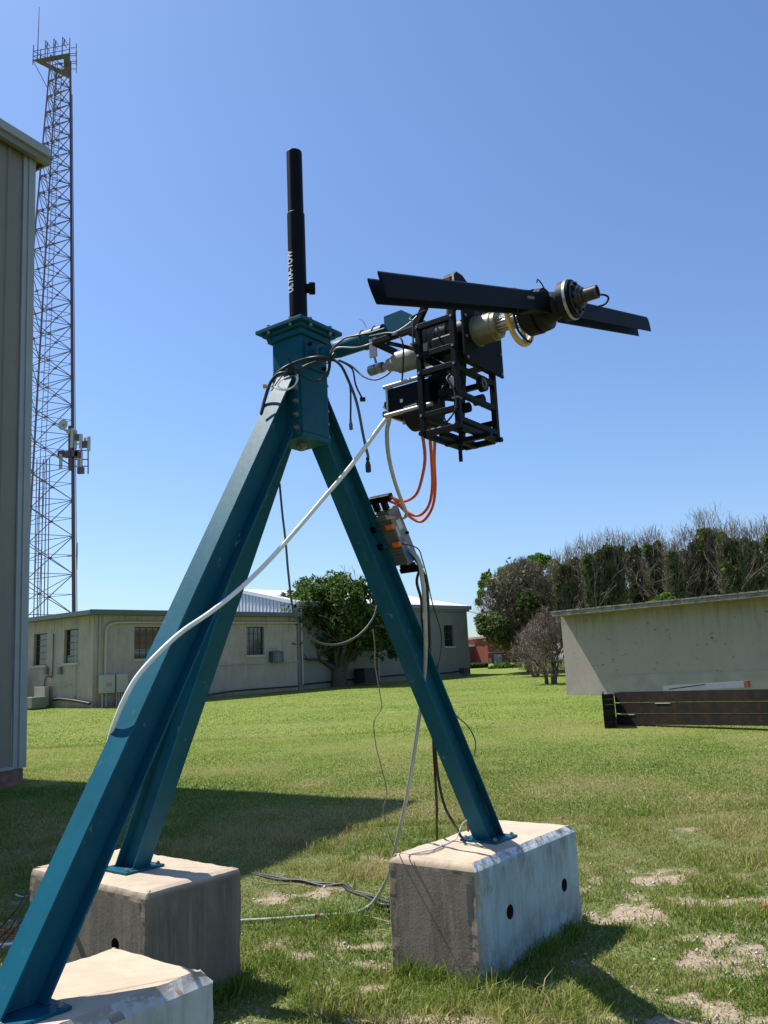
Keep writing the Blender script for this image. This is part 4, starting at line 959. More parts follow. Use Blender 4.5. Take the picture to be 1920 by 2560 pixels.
# service pipes and cabinets on its wall
def tb(pts, r, name, m_, par, Fn=FB): return MB().tube(spline([Fn(*q_) for q_ in pts], 4), r, 8).build(name, m_, par)
tb([(SPL,.08,4.05),(6,.08,4.04),(3,.08,4.03),(1.2,.08,4.03),(.7,.08,3.97),(.5,.08,3.80),(.46,.08,3.2),(.46,.08,2.05)], .05, 'pipe', PIPE, OB)
tb([(SPL+.0,.06,2.31),(7.6,.06,2.30),(5,.06,2.28),(3,.06,2.27),(2.1,.06,2.27),(1.8,.06,2.24),(1.25,.06,1.95)], .022, 'pipe', PIPE, OB)
for i, (s0, s1, z0, z1) in enumerate(((.22,.78,1.37,2.05),(.84,1.30,1.37,2.06))):
    b = MB(); fbox(b, FB, s0, s1, .01, .24, z0, z1); cb = b.build('electrical_cabinet', mat('cabinet_tan', (.46,.42,.34), .6), OB, bevel=.01)
    if i == 0: b = MB(); fbox(b, FB, .44, .66, .241, .246, 1.62, 1.76); b.build('label', mat('warning_label', (.45,.25,.22), .6, var=.5, scale=60, stretch=(.2,.2,3)), cb)
for s_ in (.34,.48,.90,1.0,1.1,1.2): tb([(s_,.12,1.36),(s_,.12,.8)], .035, 'pipe', PIPE, OB)
tb([(4.0,.06,.93),(5.0,.10,1.10),(6.5,.10,1.20),(9.4,.10,1.24)], .03, 'pipe', CABLE, OB)
tb([(1.0,.06,3.8),(.98,.06,1.4),(1.1,.06,1.32),(1.25,.06,1.3)], .02, 'pipe', PIPE, OB, FA)
tb([(2.45,.06,3.75),(2.45,.06,2.2),(2.6,.06,2.1),(2.9,.06,2.05),(3.0,.06,1.4)], .022, 'pipe', WFR, OB, FA)
tb([(.0,.10,1.02),(.8,.12,1.13),(1.8,.12,1.22),(2.3,.1,1.2)], .05, 'pipe', CABLE, OB, FA)
tb([(1.3,.07,1.75),(2.6,.07,1.74)], .02, 'pipe', PIPE, OB, FA)
for s_, z_ in ((1.95,2.30),(2.85,2.33)):
    b = MB(); fbox(b, FA, s_-.08, s_+.08, .01, .13, z_-.14, z_+.14); b.build('meter_box', mat('meter_grey', (.16,.17,.18), .6), OB, bevel=.01)
b = MB(); fbox(b, FB, 7.92, 8.50, -.02, .30, 2.31, 2.80); ac = b.build('window_air_conditioner', mat('ac_case', (.07,.085,.085), .6), OB, bevel=.01)
b = MB()
for k in range(5): fbox(b, FB, 8.00+.02, 8.42, .301, .306, 2.36+.075*k, 2.385+.075*k)
fbox(b, FB, 8.20, 8.25, .301, .309, 2.34, 2.76); b.build('grille', INV, ac)
# ------------------------------------------------------------------ taller wing
HB = root('office_wing', tuple(FB(15,0,1.2)), 'taller grey plastered wing with white metal roof, seen right of the tripod leg', 'building')
ZG = 4.98
winsC = [(19.0,19.72,2.87,3.98)]
SB0 = 9.5; GP = mat('grey_plaster', (.225,.225,.20), .9, var=.05, scale=1.5, bump=.1)
layer(GP, (.18,.18,.165), 1.1, .5, .75, stretch=(1,1,.5))
wm = MB(); wall_with(wm, FB, SB0, LB, .5, ZG-.22, winsC); wm.build('wall', GP, HB)
wm = MB(); fbox(wm, FB, LB-.22, LB, -9, -.22, .5, ZG-.1); wm.build('wall', GP, HB)
wm = MB(); fbox(wm, FB, SB0, LB+.10, -.02, .12, ZG-.27, ZG-.17); wm.build('cornice', GP, HB)
gt = MB(); fbox(gt, FB, SB0-.05, LB+.20, .02, .20, ZG-.165, ZG+.03); gt.build('gutter', mat('gutter_grey', (.24,.25,.26), .5), HB)
window(HB, FB, *winsC[0], 3, 3)
WROOF = mat('white_metal_roof', (.80,.80,.80), .4, 0, var=.03)
rd = 5.2; rz = 6.14; SL = SB0-.12
rf = MB(); e0, e1 = FB(SL,.12,ZG+.035), FB(LB+.15,.12,ZG+.035); r0_, r1_ = FB(SL,-rd,rz), FB(LB+.15,-rd,rz); b0_, b1_ = FB(SL,-2*rd,ZG), FB(LB+.15,-2*rd,ZG)
dz_ = V(0,0,.09)
rf.add([e0,e1,r1_,r0_,b1_,b0_], [(0,1,2,3),(3,2,4,5)]); rf.add([q_-dz_ for q_ in (e0,e1,r1_,r0_,b1_,b0_)], [(3,2,1,0),(5,4,2,3)])
rf.add([e1, r1_, b1_, e1-dz_, r1_-dz_, b1_-dz_], [(0,3,4,1),(1,4,5,2)]); rf.add([e0, r0_, b0_, e0-dz_, r0_-dz_, b0_-dz_], [(1,4,3,0),(2,5,4,1)])
rf.add([e0, e1, e1-dz_, e0-dz_], [(0,3,2,1)])
rf.build('roof', WROOF, HB)
gi = MB().prism([FB(LB-.1,-.02,ZG-.1), FB(LB-.1,-rd,rz-.12), FB(LB-.1,-2*rd+.02,ZG-.1)], dB*.05); gi.build('gable', GP, HB)
RIBM = mat('white_ribbed_siding', (.55,.58,.62), .45)
gi = MB().prism([FB(SB0-.05,-.22,ZR-.5), FB(SB0-.05,-.22,ZG-.05), FB(SB0-.05,-rd,rz-.11), FB(SB0-.05,-2*rd,ZG-.11), FB(SB0-.05,-2*rd,ZR-.5)], dB*.04)
k_ = 0
while k_*.30+.3 < 2*rd-.1:
    o_ = .30+k_*.30; zz_ = ZG-.1+(rz-ZG)*(1-abs(o_-rd)/rd)-.05; k_ += 1
    gi.box8([FB(SB0-.085,-o_-.07,ZR-.5), FB(SB0-.051,-o_-.07,ZR-.5), FB(SB0-.051,-o_,ZR-.5), FB(SB0-.085,-o_,ZR-.5), FB(SB0-.085,-o_-.07,zz_), FB(SB0-.051,-o_-.07,zz_), FB(SB0-.051,-o_,zz_), FB(SB0-.085,-o_,zz_)])
gi.build('gable_siding', RIBM, HB)
MB().bar(FB(SL-.03,.10,ZG-.02), FB(SL-.03,-rd,rz-.05), .05, .16).bar(FB(SL-.03,-2*rd,ZG-.05), FB(SL-.03,-rd,rz-.05), .05, .16).build('rake_trim', RIBM, HB)
for s_ in (9.66, 14.2, 16.6):
    tb([(s_,.10,ZG-.3),(s_,.10,1.3)], .04, 'downpipe', PIPE, HB)
tb([(17.6,.07,3.3),(17.55,.07,3.25),(17.9,.07,2.5),(17.8,.07,2.35),(16.7,.07,2.33)], .018, 'pipe', PIPE, HB)
tb([(9.7,.07,1.30),(12.5,.09,1.42),(15,.09,1.50),(17,.09,1.52),(18.9,.1,1.50),(20.1,.1,1.58)], .035, 'pipe', CABLE, HB)
tb([(10.2,.07,2.36),(12.5,.07,2.38),(16.6,.07,2.42)], .02, 'pipe', PIPE, HB)
b = MB(); fbox(b, FB, 20.0, 20.45, .01, .35, 1.45, 1.72); b.build('vent_hood', WFR, HB)
# things standing along the wall
ACM = mat('pale_green_unit', (.21,.23,.20), .6); 
r_ = root('air_conditioner', tuple(FA(2.75,.75,.9)), 'low pale air conditioning unit on the ground by the left wall', 'air conditioner')
b = MB(); fbox(b, FA, 2.3, 3.3, .35, 1.0, .93, 1.34); b.build('case', ACM, r_, bevel=.02)
b = MB()
for k in range(9): fbox(b, FA, 2.95+.035*k, 2.965+.035*k, 1.0, 1.012, .97, 1.30)
b.build('grille', WHITE, r_)
b = MB(); fbox(b, FA, 2.5, 3.2, .15, .34, 1.0, 1.72); tag(b.build('equipment_box', mat('tan_box', (.40,.36,.29), .7), bevel=.01), 'plain tan box standing behind the low air conditioning unit', 'box')
tk = MB().lathe(FA(5.6,1.5,1.85), dA, [(0,0),(0,.3),(-.12,.70),(-.2,.88),(-.5,.92),(-1.0,.92)], 36)
TKM = mat('rusty_white_tank', (.40,.36,.28), .6, var=.2, scale=3); layer(TKM, (.14,.08,.045), 3, .55, .7)
tk = MB().lathe(FA(4.05,1.1,1.82), -dB*.2+dA, [(-.05,0),(0,.45),(.10,.76),(.22,.86),(.25,.90),(.28,.86),(1.9,.86)], 40)
tag(tk.build('storage_tank', TKM), 'round weathered white tank lying beside the left shed', 'tank')
DKU = mat('dark_unit', (.018,.020,.02), .6)
r_ = root('air_conditioner', tuple(FB(12.9,.7,1.2)), 'dark square air conditioning unit right of the leafy tree trunk', 'air conditioner')
b = MB(); fbox(b, FB, 12.45, 13.3, .3, 1.1, 1.22, 1.90); b.build('case', DKU, r_, bevel=.03)
b = MB()
for k in range(12): fbox(b, FB, 12.5, 13.25, 1.101, 1.112, 1.27+.05*k, 1.285+.05*k)
b.build('grille', WFR, r_)

# ------------------------------------------------------------------ right-hand concrete building
RWM = mat('painted_block_wall', (.35,.295,.262), .85, var=.035, scale=.8, bump=.08, bscale=18)
layer(RWM, (.28,.245,.22), 1.1, .5, .8, stretch=(1.4,1.4,.35), seed=3)
layer(RWM, (.24,.21,.16), 2.2, .42, .62, stretch=(1,1,.2), mask=(2.10,2.55), seed=7)
layer(RWM, (.07,.07,.065), 4.2, .638, .655, stretch=(1,1,1.5), mask=(2.6,2.2), seed=4)
layer(RWM, (.09,.09,.08), 8.5, .66, .672, stretch=(.7,.7,1), seed=12)
layer(RWM, (.10,.10,.09), 8, .50, .58, mask=(.62,.30), seed=13)
layer(RWM, (.15,.125,.09), 2.5, .30, .65, mask=(.30,-.05), seed=17)
layer(RWM, (.21,.18,.15), 3.0, .50, .66, stretch=(3,3,.15), mask=(1.3,2.6), seed=23)
RSL = mat('mossy_roof_slab', (.20,.18,.15), .95, var=.45, scale=6, bump=.3, bscale=10); layer(RSL, (.27,.25,.21), 3.5, .5, .7, stretch=(1,1,.3))
Wl = at(1225,1498,27.5); Wt = at(1214,1333,27.5); zw0 = Wl.z-.6; zwt = Wt.z
Wr = V(11.6, 21.3, 0); Wl0 = V(Wl.x, Wl.y, 0); dW = (Wr-Wl0).normalized(); nW = V(dW.y,-dW.x,0)
if nW.y > 0: nW = -nW
Wr = Wl0+dW*14
RB = root('block_building', (Wl0.x, Wl0.y, g(0,27)), 'long low windowless pale building with dark flat roof slab on the right', 'building')
def FR(s_, o_, z_): return Wl0+dW*s_+nW*o_+V(0,0,z_)
wm = MB(); fbox(wm, FR, 0, 14, -.3, 0, zw0, zwt); fbox(wm, FR, 0, .3, -6, -.3, zw0, zwt)
w0 = wm.build('wall', RWM, RB)
bd = MB(); fbox(bd, FR, -.012, 14, .001, .013, zw0, Wl.z+.52); fbox(bd, FR, -.012, -.001, -6, 0, zw0, Wl.z+.52); bd.build('plinth', mat('grey_plinth', (.345,.30,.268), .9, var=.12, scale=2, bump=.2), RB)
rm = MB(); fbox(rm, FR, .08, 14.5, -6.2, .58, zwt, zwt+.13); rm.build('roof', RSL, RB, bevel=.015)
cr_ = MB()
for k in range(26): 
    s_ = .075+k*.55; fbox(cr_, FR, s_, s_+.52, .34, .60, zwt+.132, zwt+.172+.008*math.sin(k*2.3))
cr_.build('coping', RSL, RB)

# ------------------------------------------------------------------ stacked steel beams
BM = mat('rusted_steel_beam', (.028,.016,.012), .85, .1, col2=(.014,.011,.010), scale=4, bump=.2, bscale=30); layer(BM, (.065,.028,.016), 6, .5, .72)
PB = mat('grey_primed_channel', (.30,.33,.34), .6, var=.1, scale=3)
b0 = at(1333,1563,18.0); b0.z = g(0,18)+.0; b1 = at(1659,1568,15.9); dS = V(b1.x-b0.x, b1.y-b0.y, 0).normalized(); nS = V(dS.y,-dS.x,0)
if nS.y > 0: nS = -nS
def hbeam(mb, p, d_, n_, L_, hh=.20, ww=.21):
    """H section lying with its flanges upright"""
    for o_ in (0, ww-.014):
        q0 = p-n_*o_; mb.box8([q0, q0+d_*L_, q0+d_*L_-n_*.014, q0-n_*.014, q0+V(0,0,hh), q0+d_*L_+V(0,0,hh), q0+d_*L_-n_*.014+V(0,0,hh), q0-n_*.014+V(0,0,hh)] if (d_.cross(-n_)).z > 0 else
                              [q0, q0-n_*.014, q0+d_*L_-n_*.014, q0+d_*L_, q0+V(0,0,hh), q0-n_*.014+V(0,0,hh), q0+d_*L_-n_*.014+V(0,0,hh), q0+d_*L_+V(0,0,hh)])
    c = p-n_*(ww/2)+d_*(L_/2)+V(0,0,hh/2); mb.box(c, L_/2, ww/2-.0145, .008, (d_, n_, V(0,0,1)))
    return mb
zt_ = at(1333,1497,18.0).z; tier = (zt_-b0.z)/3+.004
for k, lab in enumerate(('lowest long rusty beam of the stack, half in the grass', 'middle long rusty beam of the stack', 'topmost long rusty beam of the stack')):
    mb = hbeam(MB(), V(b0.x,b0.y,b0.z+.02+tier*k), dS, nS, 9, tier-.016)
    tag(mb.build('steel_beam', BM), lab, 'steel beam', 'steel beams stacked by the pale building')
e0 = at(1304.5,1555,17.5)
for k, lab in enumerate(('lowest short beam with its end towards the viewer', 'middle short beam with its end towards the viewer', 'topmost short beam with its end towards the viewer')):
    dd = V(.25,.968,0).normalized(); nn = V(-.968,.25,0).normalized()
    mb = hbeam(MB(), V(e0.x,e0.y,b0.z+.0+tier*k), dd, nn, 2.4, tier-.004, .235)
    mb.box(V(e0.x,e0.y,b0.z+tier*k+(tier-.004)/2)-nn*.1175+dd*.10, .1025, .006, (tier-.012)/2, (nn, dd, V(0,0,1)))
    tag(mb.build('steel_beam', BM), lab, 'steel beam', 'short steel beams beside the long stack')
for k in range(2):
    p_ = V(b0.x,b0.y,b0.z+.001+tier*(k+1)-.004)+dS*.25; tag(MB().box(p_-nS*.1+dS*.8*k,   .16, .11, .006, (dS, nS, V(0,0,1))).build('spacer_plank', WHITE), ('lower white spacer between the stacked beams','upper white spacer between the stacked beams')[k], 'plank')
zt2 = b0.z+.02+tier*3
c0_ = at(1420,1490,18.3); c1_ = at(1597,1484,17.2)
p0 = V(c0_.x, c0_.y, zt2+.01); p1 = V(c1_.x, c1_.y, zt2+.01)
tag(MB().bar(V(p0.x,p0.y,zt2-.01)+nS*-.3, V(p1.x,p1.y,zt2+.05)+nS*-.3, .10, .12).build('steel_channel', PB), 'grey primed channel lying askew on top of the beams', 'steel channel')
tag(MB().bar(V(p1.x,p1.y,zt2+.05)-nS*.3, V(p1.x,p1.y,zt2+.05)-nS*.3+dS*.09, .11, .14).build('end_bracket', mat('rust_bracket', (.25,.07,.03), .8, var=.4, scale=25)), 'rust red bracket at the end of the grey channel', 'bracket')
q0 = at(1445,1489,17.5); tag(MB().bar(V(q0.x,q0.y,zt2+.012), V(q0.x,q0.y,zt2+.09)+dS*.75, .03, .02).build('steel_bar', BM), 'thin rusty bar leaning across the grey channel', 'steel bar')

# ------------------------------------------------------------------ red brick houses, hedge, pole far away
BRICK = mat('red_brick', (.20,.045,.028), .9, var=.15, scale=20)
def house(label, pL, pR, Y, ztop, depth, extra):
    a_ = at(pL, 1440, Y); b_ = at(pR, 1440, Y+1.5); z0 = g(0, Y)-1
    r_ = root('brick_building', ((a_.x+b_.x)/2, Y, z0), label, 'building')
    p_ = V(a_.x,a_.y,0); q_ = V(b_.x,b_.y,0); d_ = (q_-p_).normalized(); n_ = V(d_.y,-d_.x,0)
    Fn = lambda s_, o_, z_: p_+d_*s_+n_*o_+V(0,0,z_); L_ = (q_-p_).length
    mb = MB(); fbox(mb, Fn, 0, L_, -depth, 0, z0, ztop); mb.build('wall', BRICK, r_)
    mb = MB(); fbox(mb, Fn, -.2, L_+.2, -depth-.2, .25, ztop, ztop+.18); mb.build('roof', WHITE if extra else mat('tan_coping', (.3,.22,.17), .8), r_)
    return r_, Fn, L_
Yh = 74
zt1 = at(1030,1396,Yh).z; r_, Fn, L_ = house('distant low dark red brick building with white roof edge beside the grey wing', 1000, 1057, Yh, zt1, 6, True)
mb = MB(); fbox(mb, Fn, L_*.1, L_*.62, .01, .06, at(1020,1439,Yh).z-1.0, at(1020,1433,Yh).z); mb.build('window', WB, r_)
mb = MB(); fbox(mb, Fn, L_*.20, L_*.5, .01, .05, at(1030,1406,Yh).z, at(1030,1401,Yh).z); mb.build('window', GLS, r_)
zt2_ = at(1080,1377,Yh-1).z; r_, Fn, L_ = house('distant taller red brick building with a grey door between trees', 1056, 1110, Yh-1, zt2_, 8, False)
mb = MB(); fbox(mb, Fn, L_*.20, L_*.52, .01, .08, at(1080,1440,Yh).z-.5, at(1080,1413,Yh).z); mb.build('door', mat('weathered_door', (.22,.22,.22), .8, var=.3, scale=5), r_)
mb = MB(); fbox(mb, Fn, 0, L_, .01, .12, at(1080,1410,Yh).z, at(1080,1407.5,Yh).z); mb.build('ledge', mat('tan_ledge', (.30,.17,.12), .8), r_)
mb = MB(); fbox(mb, Fn, L_*.03, L_*.10, .01, .06, at(1080,1440,Yh).z-.3, at(1080,1421,Yh).z); mb.build('window', WB, r_)

# leaf and branch builders
def leaf_mesh(name, centers, size, mats, parent, seed=0, nleaf=None, tint_name='tint', squash=.8):
    """centers: (n,3) leaf positions; builds small random quads"""
    r = np.random.default_rng(seed); n = len(centers)
    a = r.normal(size=(n,3)); a /= np.linalg.norm(a, axis=1)[:,None]
    b = r.normal(size=(n,3)); b -= a*(a*b).sum(1)[:,None]; b /= np.linalg.norm(b, axis=1)[:,None]
    s = size*(.6+.8*r.random(n))[:,None]
    vs = np.stack([centers-a*s, centers-b*s*.45, centers+a*s, centers+b*s*.45], 1).reshape(-1,3)
    off = np.array(OFF[parent.name]); vs = vs-off
    me = fast_mesh(name, vs, np.arange(n*4), np.full(n, 4))
    A = me.attributes.new('tint', 'FLOAT', 'POINT')
    cl = np.array([mnoise.noise(Vector(c)*.9+Vector((seed,0,0))) for c in centers[::8]]); cl = np.repeat(cl, 8)[:n]
    A.data.foreach_set('value', np.repeat(np.clip(.45+cl*.6+(r.random(n)-.5)*.6, 0, 1), 4).astype(np.float32))
    me.materials.append(mats); o_ = bpy.data.objects.new(name, me); COL.objects.link(o_); o_.parent = parent; OFF[o_.name] = OFF[parent.name]
    return o_
def leafmat(name, stops, trans=.5):
    global t, L
    M = bpy.data.materials.new(name); M.use_nodes = True; t = M.node_tree; L = t.links.new
    t.nodes.remove(t.nodes['Principled BSDF']); out = t.nodes['Material Output']
    ta = t.nodes.new('ShaderNodeAttribute'); ta.attribute_name = 'tint'; bc = ramp(ta.outputs['Fac'], stops)
    df = t.nodes.new('ShaderNodeBsdfDiffuse'); tr = t.nodes.new('ShaderNodeBsdfTranslucent'); gl = t.nodes.new('ShaderNodeBsdfGlossy'); gl.inputs['Roughness'].default_value = .4
    gl.inputs['Color'].default_value = (.7,.7,.7,1)
    L(bc, df.inputs[0]); L(bc, tr.inputs[0]); m1 = t.nodes.new('ShaderNodeMixShader'); m1.inputs[0].default_value = trans; L(df.outputs[0], m1.inputs[1]); L(tr.outputs[0], m1.inputs[2])
    m2 = t.nodes.new('ShaderNodeMixShader'); m2.inputs[0].default_value = .015; L(m1.outputs[0], m2.inputs[1]); L(gl.outputs[0], m2.inputs[2]); L(m2.outputs[0], out.inputs[0])
    return M
LF_DK = leafmat('dark_leaves', [(0,(.028,.060,.014)),(.5,(.065,.120,.024)),(1,(.16,.24,.05))])
LF_IVY = leafmat('ivy_leaves', [(0,(.065,.10,.03)),(.5,(.13,.18,.055)),(1,(.24,.29,.10))])
LF_OLV = leafmat('olive_leaves', [(0,(.08,.085,.04)),(.5,(.14,.155,.065)),(1,(.22,.25,.09))])
LF_BR = leafmat('bright_leaves', [(0,(.06,.12,.02)),(.5,(.12,.22,.035)),(1,(.22,.34,.06))])
BARK = mat('dark_bark', (.085,.068,.052), .95, var=.3, scale=12, bump=.5); TWIG = mat('brown_twigs', (.215,.168,.138), .95, var=.25, scale=3)

def grow(mb, tips, p, d, length, r, depth, rnd, spread=.6, droop=0.0, kids=3, sides=4, minr=.006):
    segs = 3; pts = [p]; dd = d.copy()
    for i in range(segs):
        dd = (dd+Vector((rnd.gauss(0,.12), rnd.gauss(0,.12), rnd.gauss(0,.08)-droop))).normalized(); pts.append(pts[-1]+dd*length/segs)
    mb.tube(pts, [max(minr, r*(1-.35*i/segs)) for i in range(segs+1)], sides, caps=False)
    if depth == 0: tips.append((pts[-1], dd)); return
    tips.append((pts[-1], dd))
    for k in range(kids):
        q_ = pts[-1] if k < 2 else pts[rnd.choice((1,2))]
        nd = (dd+Vector((rnd.gauss(0,spread), rnd.gauss(0,spread), rnd.gauss(0,spread*.6)))).normalized()
        grow(mb, tips, q_, nd, length*rnd.uniform(.62,.82), r*.62, depth-1, rnd, spread, droop, kids, 3 if depth < 3 else sides, minr)

# the leafy tree before the wing
def leafy_tree():
    rnd = random.Random(11); Y = 39.5; b = at(735,1480,Y); b.z = g(0,Y)
    r_ = root('leafy_tree', tuple(b), 'bushy dark green tree growing against the tan building wall', 'tree')
    mb = MB(); tips = []
    mb.tube([b-V(0,0,.2), b+V(-.05,0,.5), b+V(.02,0,.9)], [.42,.32,.30], 10)
    for dx_, dz_, ln in ((-1.3,1.2,1.2),(-.6,1.6,1.3),(.0,1.8,1.4),(.7,1.5,1.3),(1.2,1.3,1.2),(.3,1.0,1.2),(-.3,1.1,1.2)):
        grow(mb, tips, b+V(dx_*.08,0,.8), V(dx_, rnd.uniform(-.8,.8), dz_).normalized(), ln, .15, 3, rnd, .5, 0, 3, 5, .012)
    mb.build('trunk', BARK, r_)
    rn = np.random.default_rng(3); L_ = at(592,1300,Y); R_ = at(858,1330,Y); T_ = at(700,1243,Y); Bt = at(720,1415,Y)
    cx = (L_.x+R_.x)/2; hw = (R_.x-L_.x)/2; cen = []
    # lobes: (px, py, radius px)
    lobes = [(665,1275,36),(715,1272,38),(750,1290,38),(790,1300,34),(820,1335,36),(635,1305,30),(610,1292,16),(660,1330,46),(710,1330,50),(760,1345,48),(800,1375,36),(660,1385,30),(645,1395,18),(700,1385,38),(745,1395,36),(840,1385,24),(850,1410,14),(680,1290,36),(780,1270,24),(640,1340,34),(735,1262,26),(815,1400,26)]
    allp = []
    for lx, ly, lr in lobes:
        c = at(lx, ly, Y); R = lr*K/F_PX*Y*1.0; n = int(1350*(lr/36)**2)
        dv = rn.normal(size=(n,3)); dv /= np.linalg.norm(dv, axis=1)[:,None]; rr = R*(.35+.72*rn.random(n)**.6)
        rr *= 1+.25*np.sin(dv[:,0]*7+lx)*np.cos(dv[:,2]*6+ly)
        off = rn.uniform(-1,1)*1.0
        allp.append(np.array([c.x, c.y+off, c.z])+dv*rr[:,None]*np.array([1,1.1,.95]))
    allp = np.concatenate(allp)
    keep = np.array([mnoise.noise(Vector(q_)*1.7) > -.20 for q_ in allp]); allp = allp[keep]
    leaf_mesh('crown', allp, .10, LF_DK, r_, 5)
    mb = MB(); tips = []
    for k in range(12):
        p_ = at(rnd.uniform(740,805), rnd.uniform(1262,1280), Y); grow(mb, tips, p_, V(rnd.uniform(-.4,.4),0,1).normalized(), rnd.uniform(.35,.65), .018, 1, rnd, .4, 0, 2, 3, .009)
    mb.build('bare_twigs', TWIG, r_)
leafy_tree()

def twig_tree(label, px, base_py, Y, top_py, halfw_px, depth=5, leaf=None, seed=0, bushy=0, nleaf=2500, lsize=.14, trunks=1, name='bare_tree', low=.12, spread=.42, twigdens=1.0, group=None, leafzone=(.15,.75), clumps=None):
    rnd = random.Random(seed); rn = np.random.default_rng(seed); b = at(px, base_py, Y); b.z = g(0, Y)-.05
    top = at(px, top_py, Y).z; Ht = top-b.z; hw = halfw_px*K/F_PX*Y
    r_ = root(name, tuple(b), label, 'tree', group); mb = MB(); tips = []
    for k in range(trunks):
        dx_ = rnd.uniform(-1,1)*.5 if trunks > 1 else rnd.uniform(-.1,.1)
        p_ = b+V(dx_*.3, rnd.uniform(-.2,.2), 0)
        mb.tube([p_-V(0,0,.2), p_+V(dx_*.1,0,Ht*.10), p_+V(dx_*hw*.3,0,Ht*.22)], [.05*Ht**.6, .04*Ht**.6, .032*Ht**.6], 7)
        for j in range(4 if trunks == 1 else 2):
            d_ = V(dx_*.5*hw/Ht*2+rnd.gauss(0,.35)*hw/Ht*2.2, rnd.gauss(0,.35)*hw/Ht*2, 1).normalized()
            grow(mb, tips, p_+V(dx_*hw*.3,0,Ht*.2), d_, Ht*.27, .022*Ht**.6, depth-1, rnd, spread, 0, 3, 4, .010)
    mb.build('trunk', BARK if leaf is None else BARK, r_)
    # fine twigs filling the envelope
    tw = MB(); n = int(900*twigdens)
    tv_, tf_ = [], []
    for i in range(n):
        an = rnd.uniform(0, 2*math.pi); hz = rnd.random()
        prof = math.sin(min(1,(hz*.92+.12))*math.pi)**.5 if bushy else (.55+.5*math.sin(hz*math.pi*.9))
        rr = hw*prof*(rnd.random()**.45); z_ = b.z+Ht*((low if bushy else .28)+((.98-low) if bushy else .70)*hz)
        p_ = V(b.x+math.cos(an)*rr, b.y+math.sin(an)*rr*.8, z_*1.0)
        out_ = V(math.cos(an)*.5*rr/hw, math.sin(an)*.5*rr/hw, .9 if not bushy else rnd.uniform(-.1,1)).normalized()
        q_ = p_
        for s__ in range(3):
            nd = (out_+V(rnd.gauss(0,.35), rnd.gauss(0,.35), rnd.gauss(0,.3))).normalized(); q2 = q_+nd*Ht*.035*rnd.uniform(.6,1.5)
            w_ = V(-nd.y, nd.x, 0).normalized()*.011 if abs(nd.z) < .99 else V(.011,0,0); k0 = len(tv_)
            tv_ += [q_-w_, q_+w_, q2+w_*.5, q2-w_*.5]; tf_.append((k0,k0+1,k0+2,k0+3))
            if rnd.random() < .7:
                nd2 = (nd+V(rnd.gauss(0,.7), rnd.gauss(0,.7), rnd.gauss(0,.5))).normalized(); q3 = q2+nd2*Ht*.03; k0 = len(tv_)
                tv_ += [q2-w_*.5, q2+w_*.5, q3+w_*.3, q3-w_*.3]; tf_.append((k0,k0+1,k0+2,k0+3))
            q_ = q2; out_ = nd
    tw.add(tv_, tf_); tw.build('twigs', TWIG, r_)
    if leaf is not None and nleaf:
        ps = []
        ncl = clumps or max(6, int(nleaf/160))
        for i in range(ncl):
            an = rn.uniform(0, 2*np.pi); hz = leafzone[0]+(leafzone[1]-leafzone[0])*rn.random(); rr = hw*.8*rn.random()**.6
            c = np.array([b.x+np.cos(an)*rr, b.y+np.sin(an)*rr*.7-.1, b.z+Ht*hz]); cs = min(hw*(.14+.26*rn.random()**2), .8)
            m_ = int(nleaf/ncl); dv = rn.normal(size=(m_,3)); dv /= np.linalg.norm(dv,axis=1)[:,None]
            ps.append(c+dv*(cs*(.1+1.2*rn.random(m_)**.8))[:,None]*np.array([1,1,1.4]))
        m_ = int(nleaf*.45); an = rn.uniform(0,2*np.pi,m_); hz = rn.uniform(leafzone[0], leafzone[1], m_); rr = hw*rn.random(m_)**.5*(1.05-.5*hz)
        q3 = np.stack([b.x+np.cos(an)*rr, b.y+np.sin(an)*rr*.8, b.z+Ht*hz], -1)
        q3 = q3[np.array([mnoise.noise(Vector(v_)*1.3) > .02 for v_ in q3])]; ps.append(q3)
        leaf_mesh('crown', np.concatenate(ps), lsize, leaf, r_, seed)
    return r_
# big olive-brown tree left of the pale building
r_ = twig_tree('large spreading brownish tree with sparse olive leaves left of the pale building', 1146, 1452, 46, 1222, 98, 5, LF_OLV, 3, 1, 16000, .12, 3, 'spreading_tree', spread=.5, twigdens=8.0, low=.26, leafzone=(.30,.84), clumps=120)
def clumps_at(parent, lst, Y, m_, size, seed, dens=1.0):
    rn = np.random.default_rng(seed); ps = []
    for lx, ly, lr in lst:
        c = at(lx, ly, Y+rn.uniform(-1,1)); R = lr*K/F_PX*Y; n = int(60*lr*dens)
        dv = rn.normal(size=(n,3)); dv /= np.linalg.norm(dv,axis=1)[:,None]
        ps.append(np.array(c)+dv*(R*(.15+.95*rn.random(n)**.8))[:,None])
    return leaf_mesh('crown', np.concatenate(ps), size, m_, parent, seed)
r2 = root('green_tree', tuple(at(1150,1440,52)), 'bright green leafy tree showing above the brownish tree', 'tree')
b = at(1140,1440,52); MB().tube([V(b.x,b.y,g(0,52)-.1), at(1142,1350,52), at(1150,1260,52)], [.22,.18,.08], 8).tube([at(1142,1350,52), at(1110,1290,52), at(1065,1260,52)], [.12,.08,.04], 6).build('trunk', BARK, r2)
clumps_at(r2, [(1150,1213,13),(1165,1206,11),(1180,1213,13),(1135,1222,12),(1112,1226,10),(1195,1222,12),(1160,1224,16),(1047,1247,8),(1054,1242,6),(1042,1262,8),(1040,1282,8),(1060,1255,8),(1085,1236,10),(1098,1230,9),(1205,1236,10),(1035,1300,7),(1120,1240,14)], 51, LF_BR, .13, 21, .9)
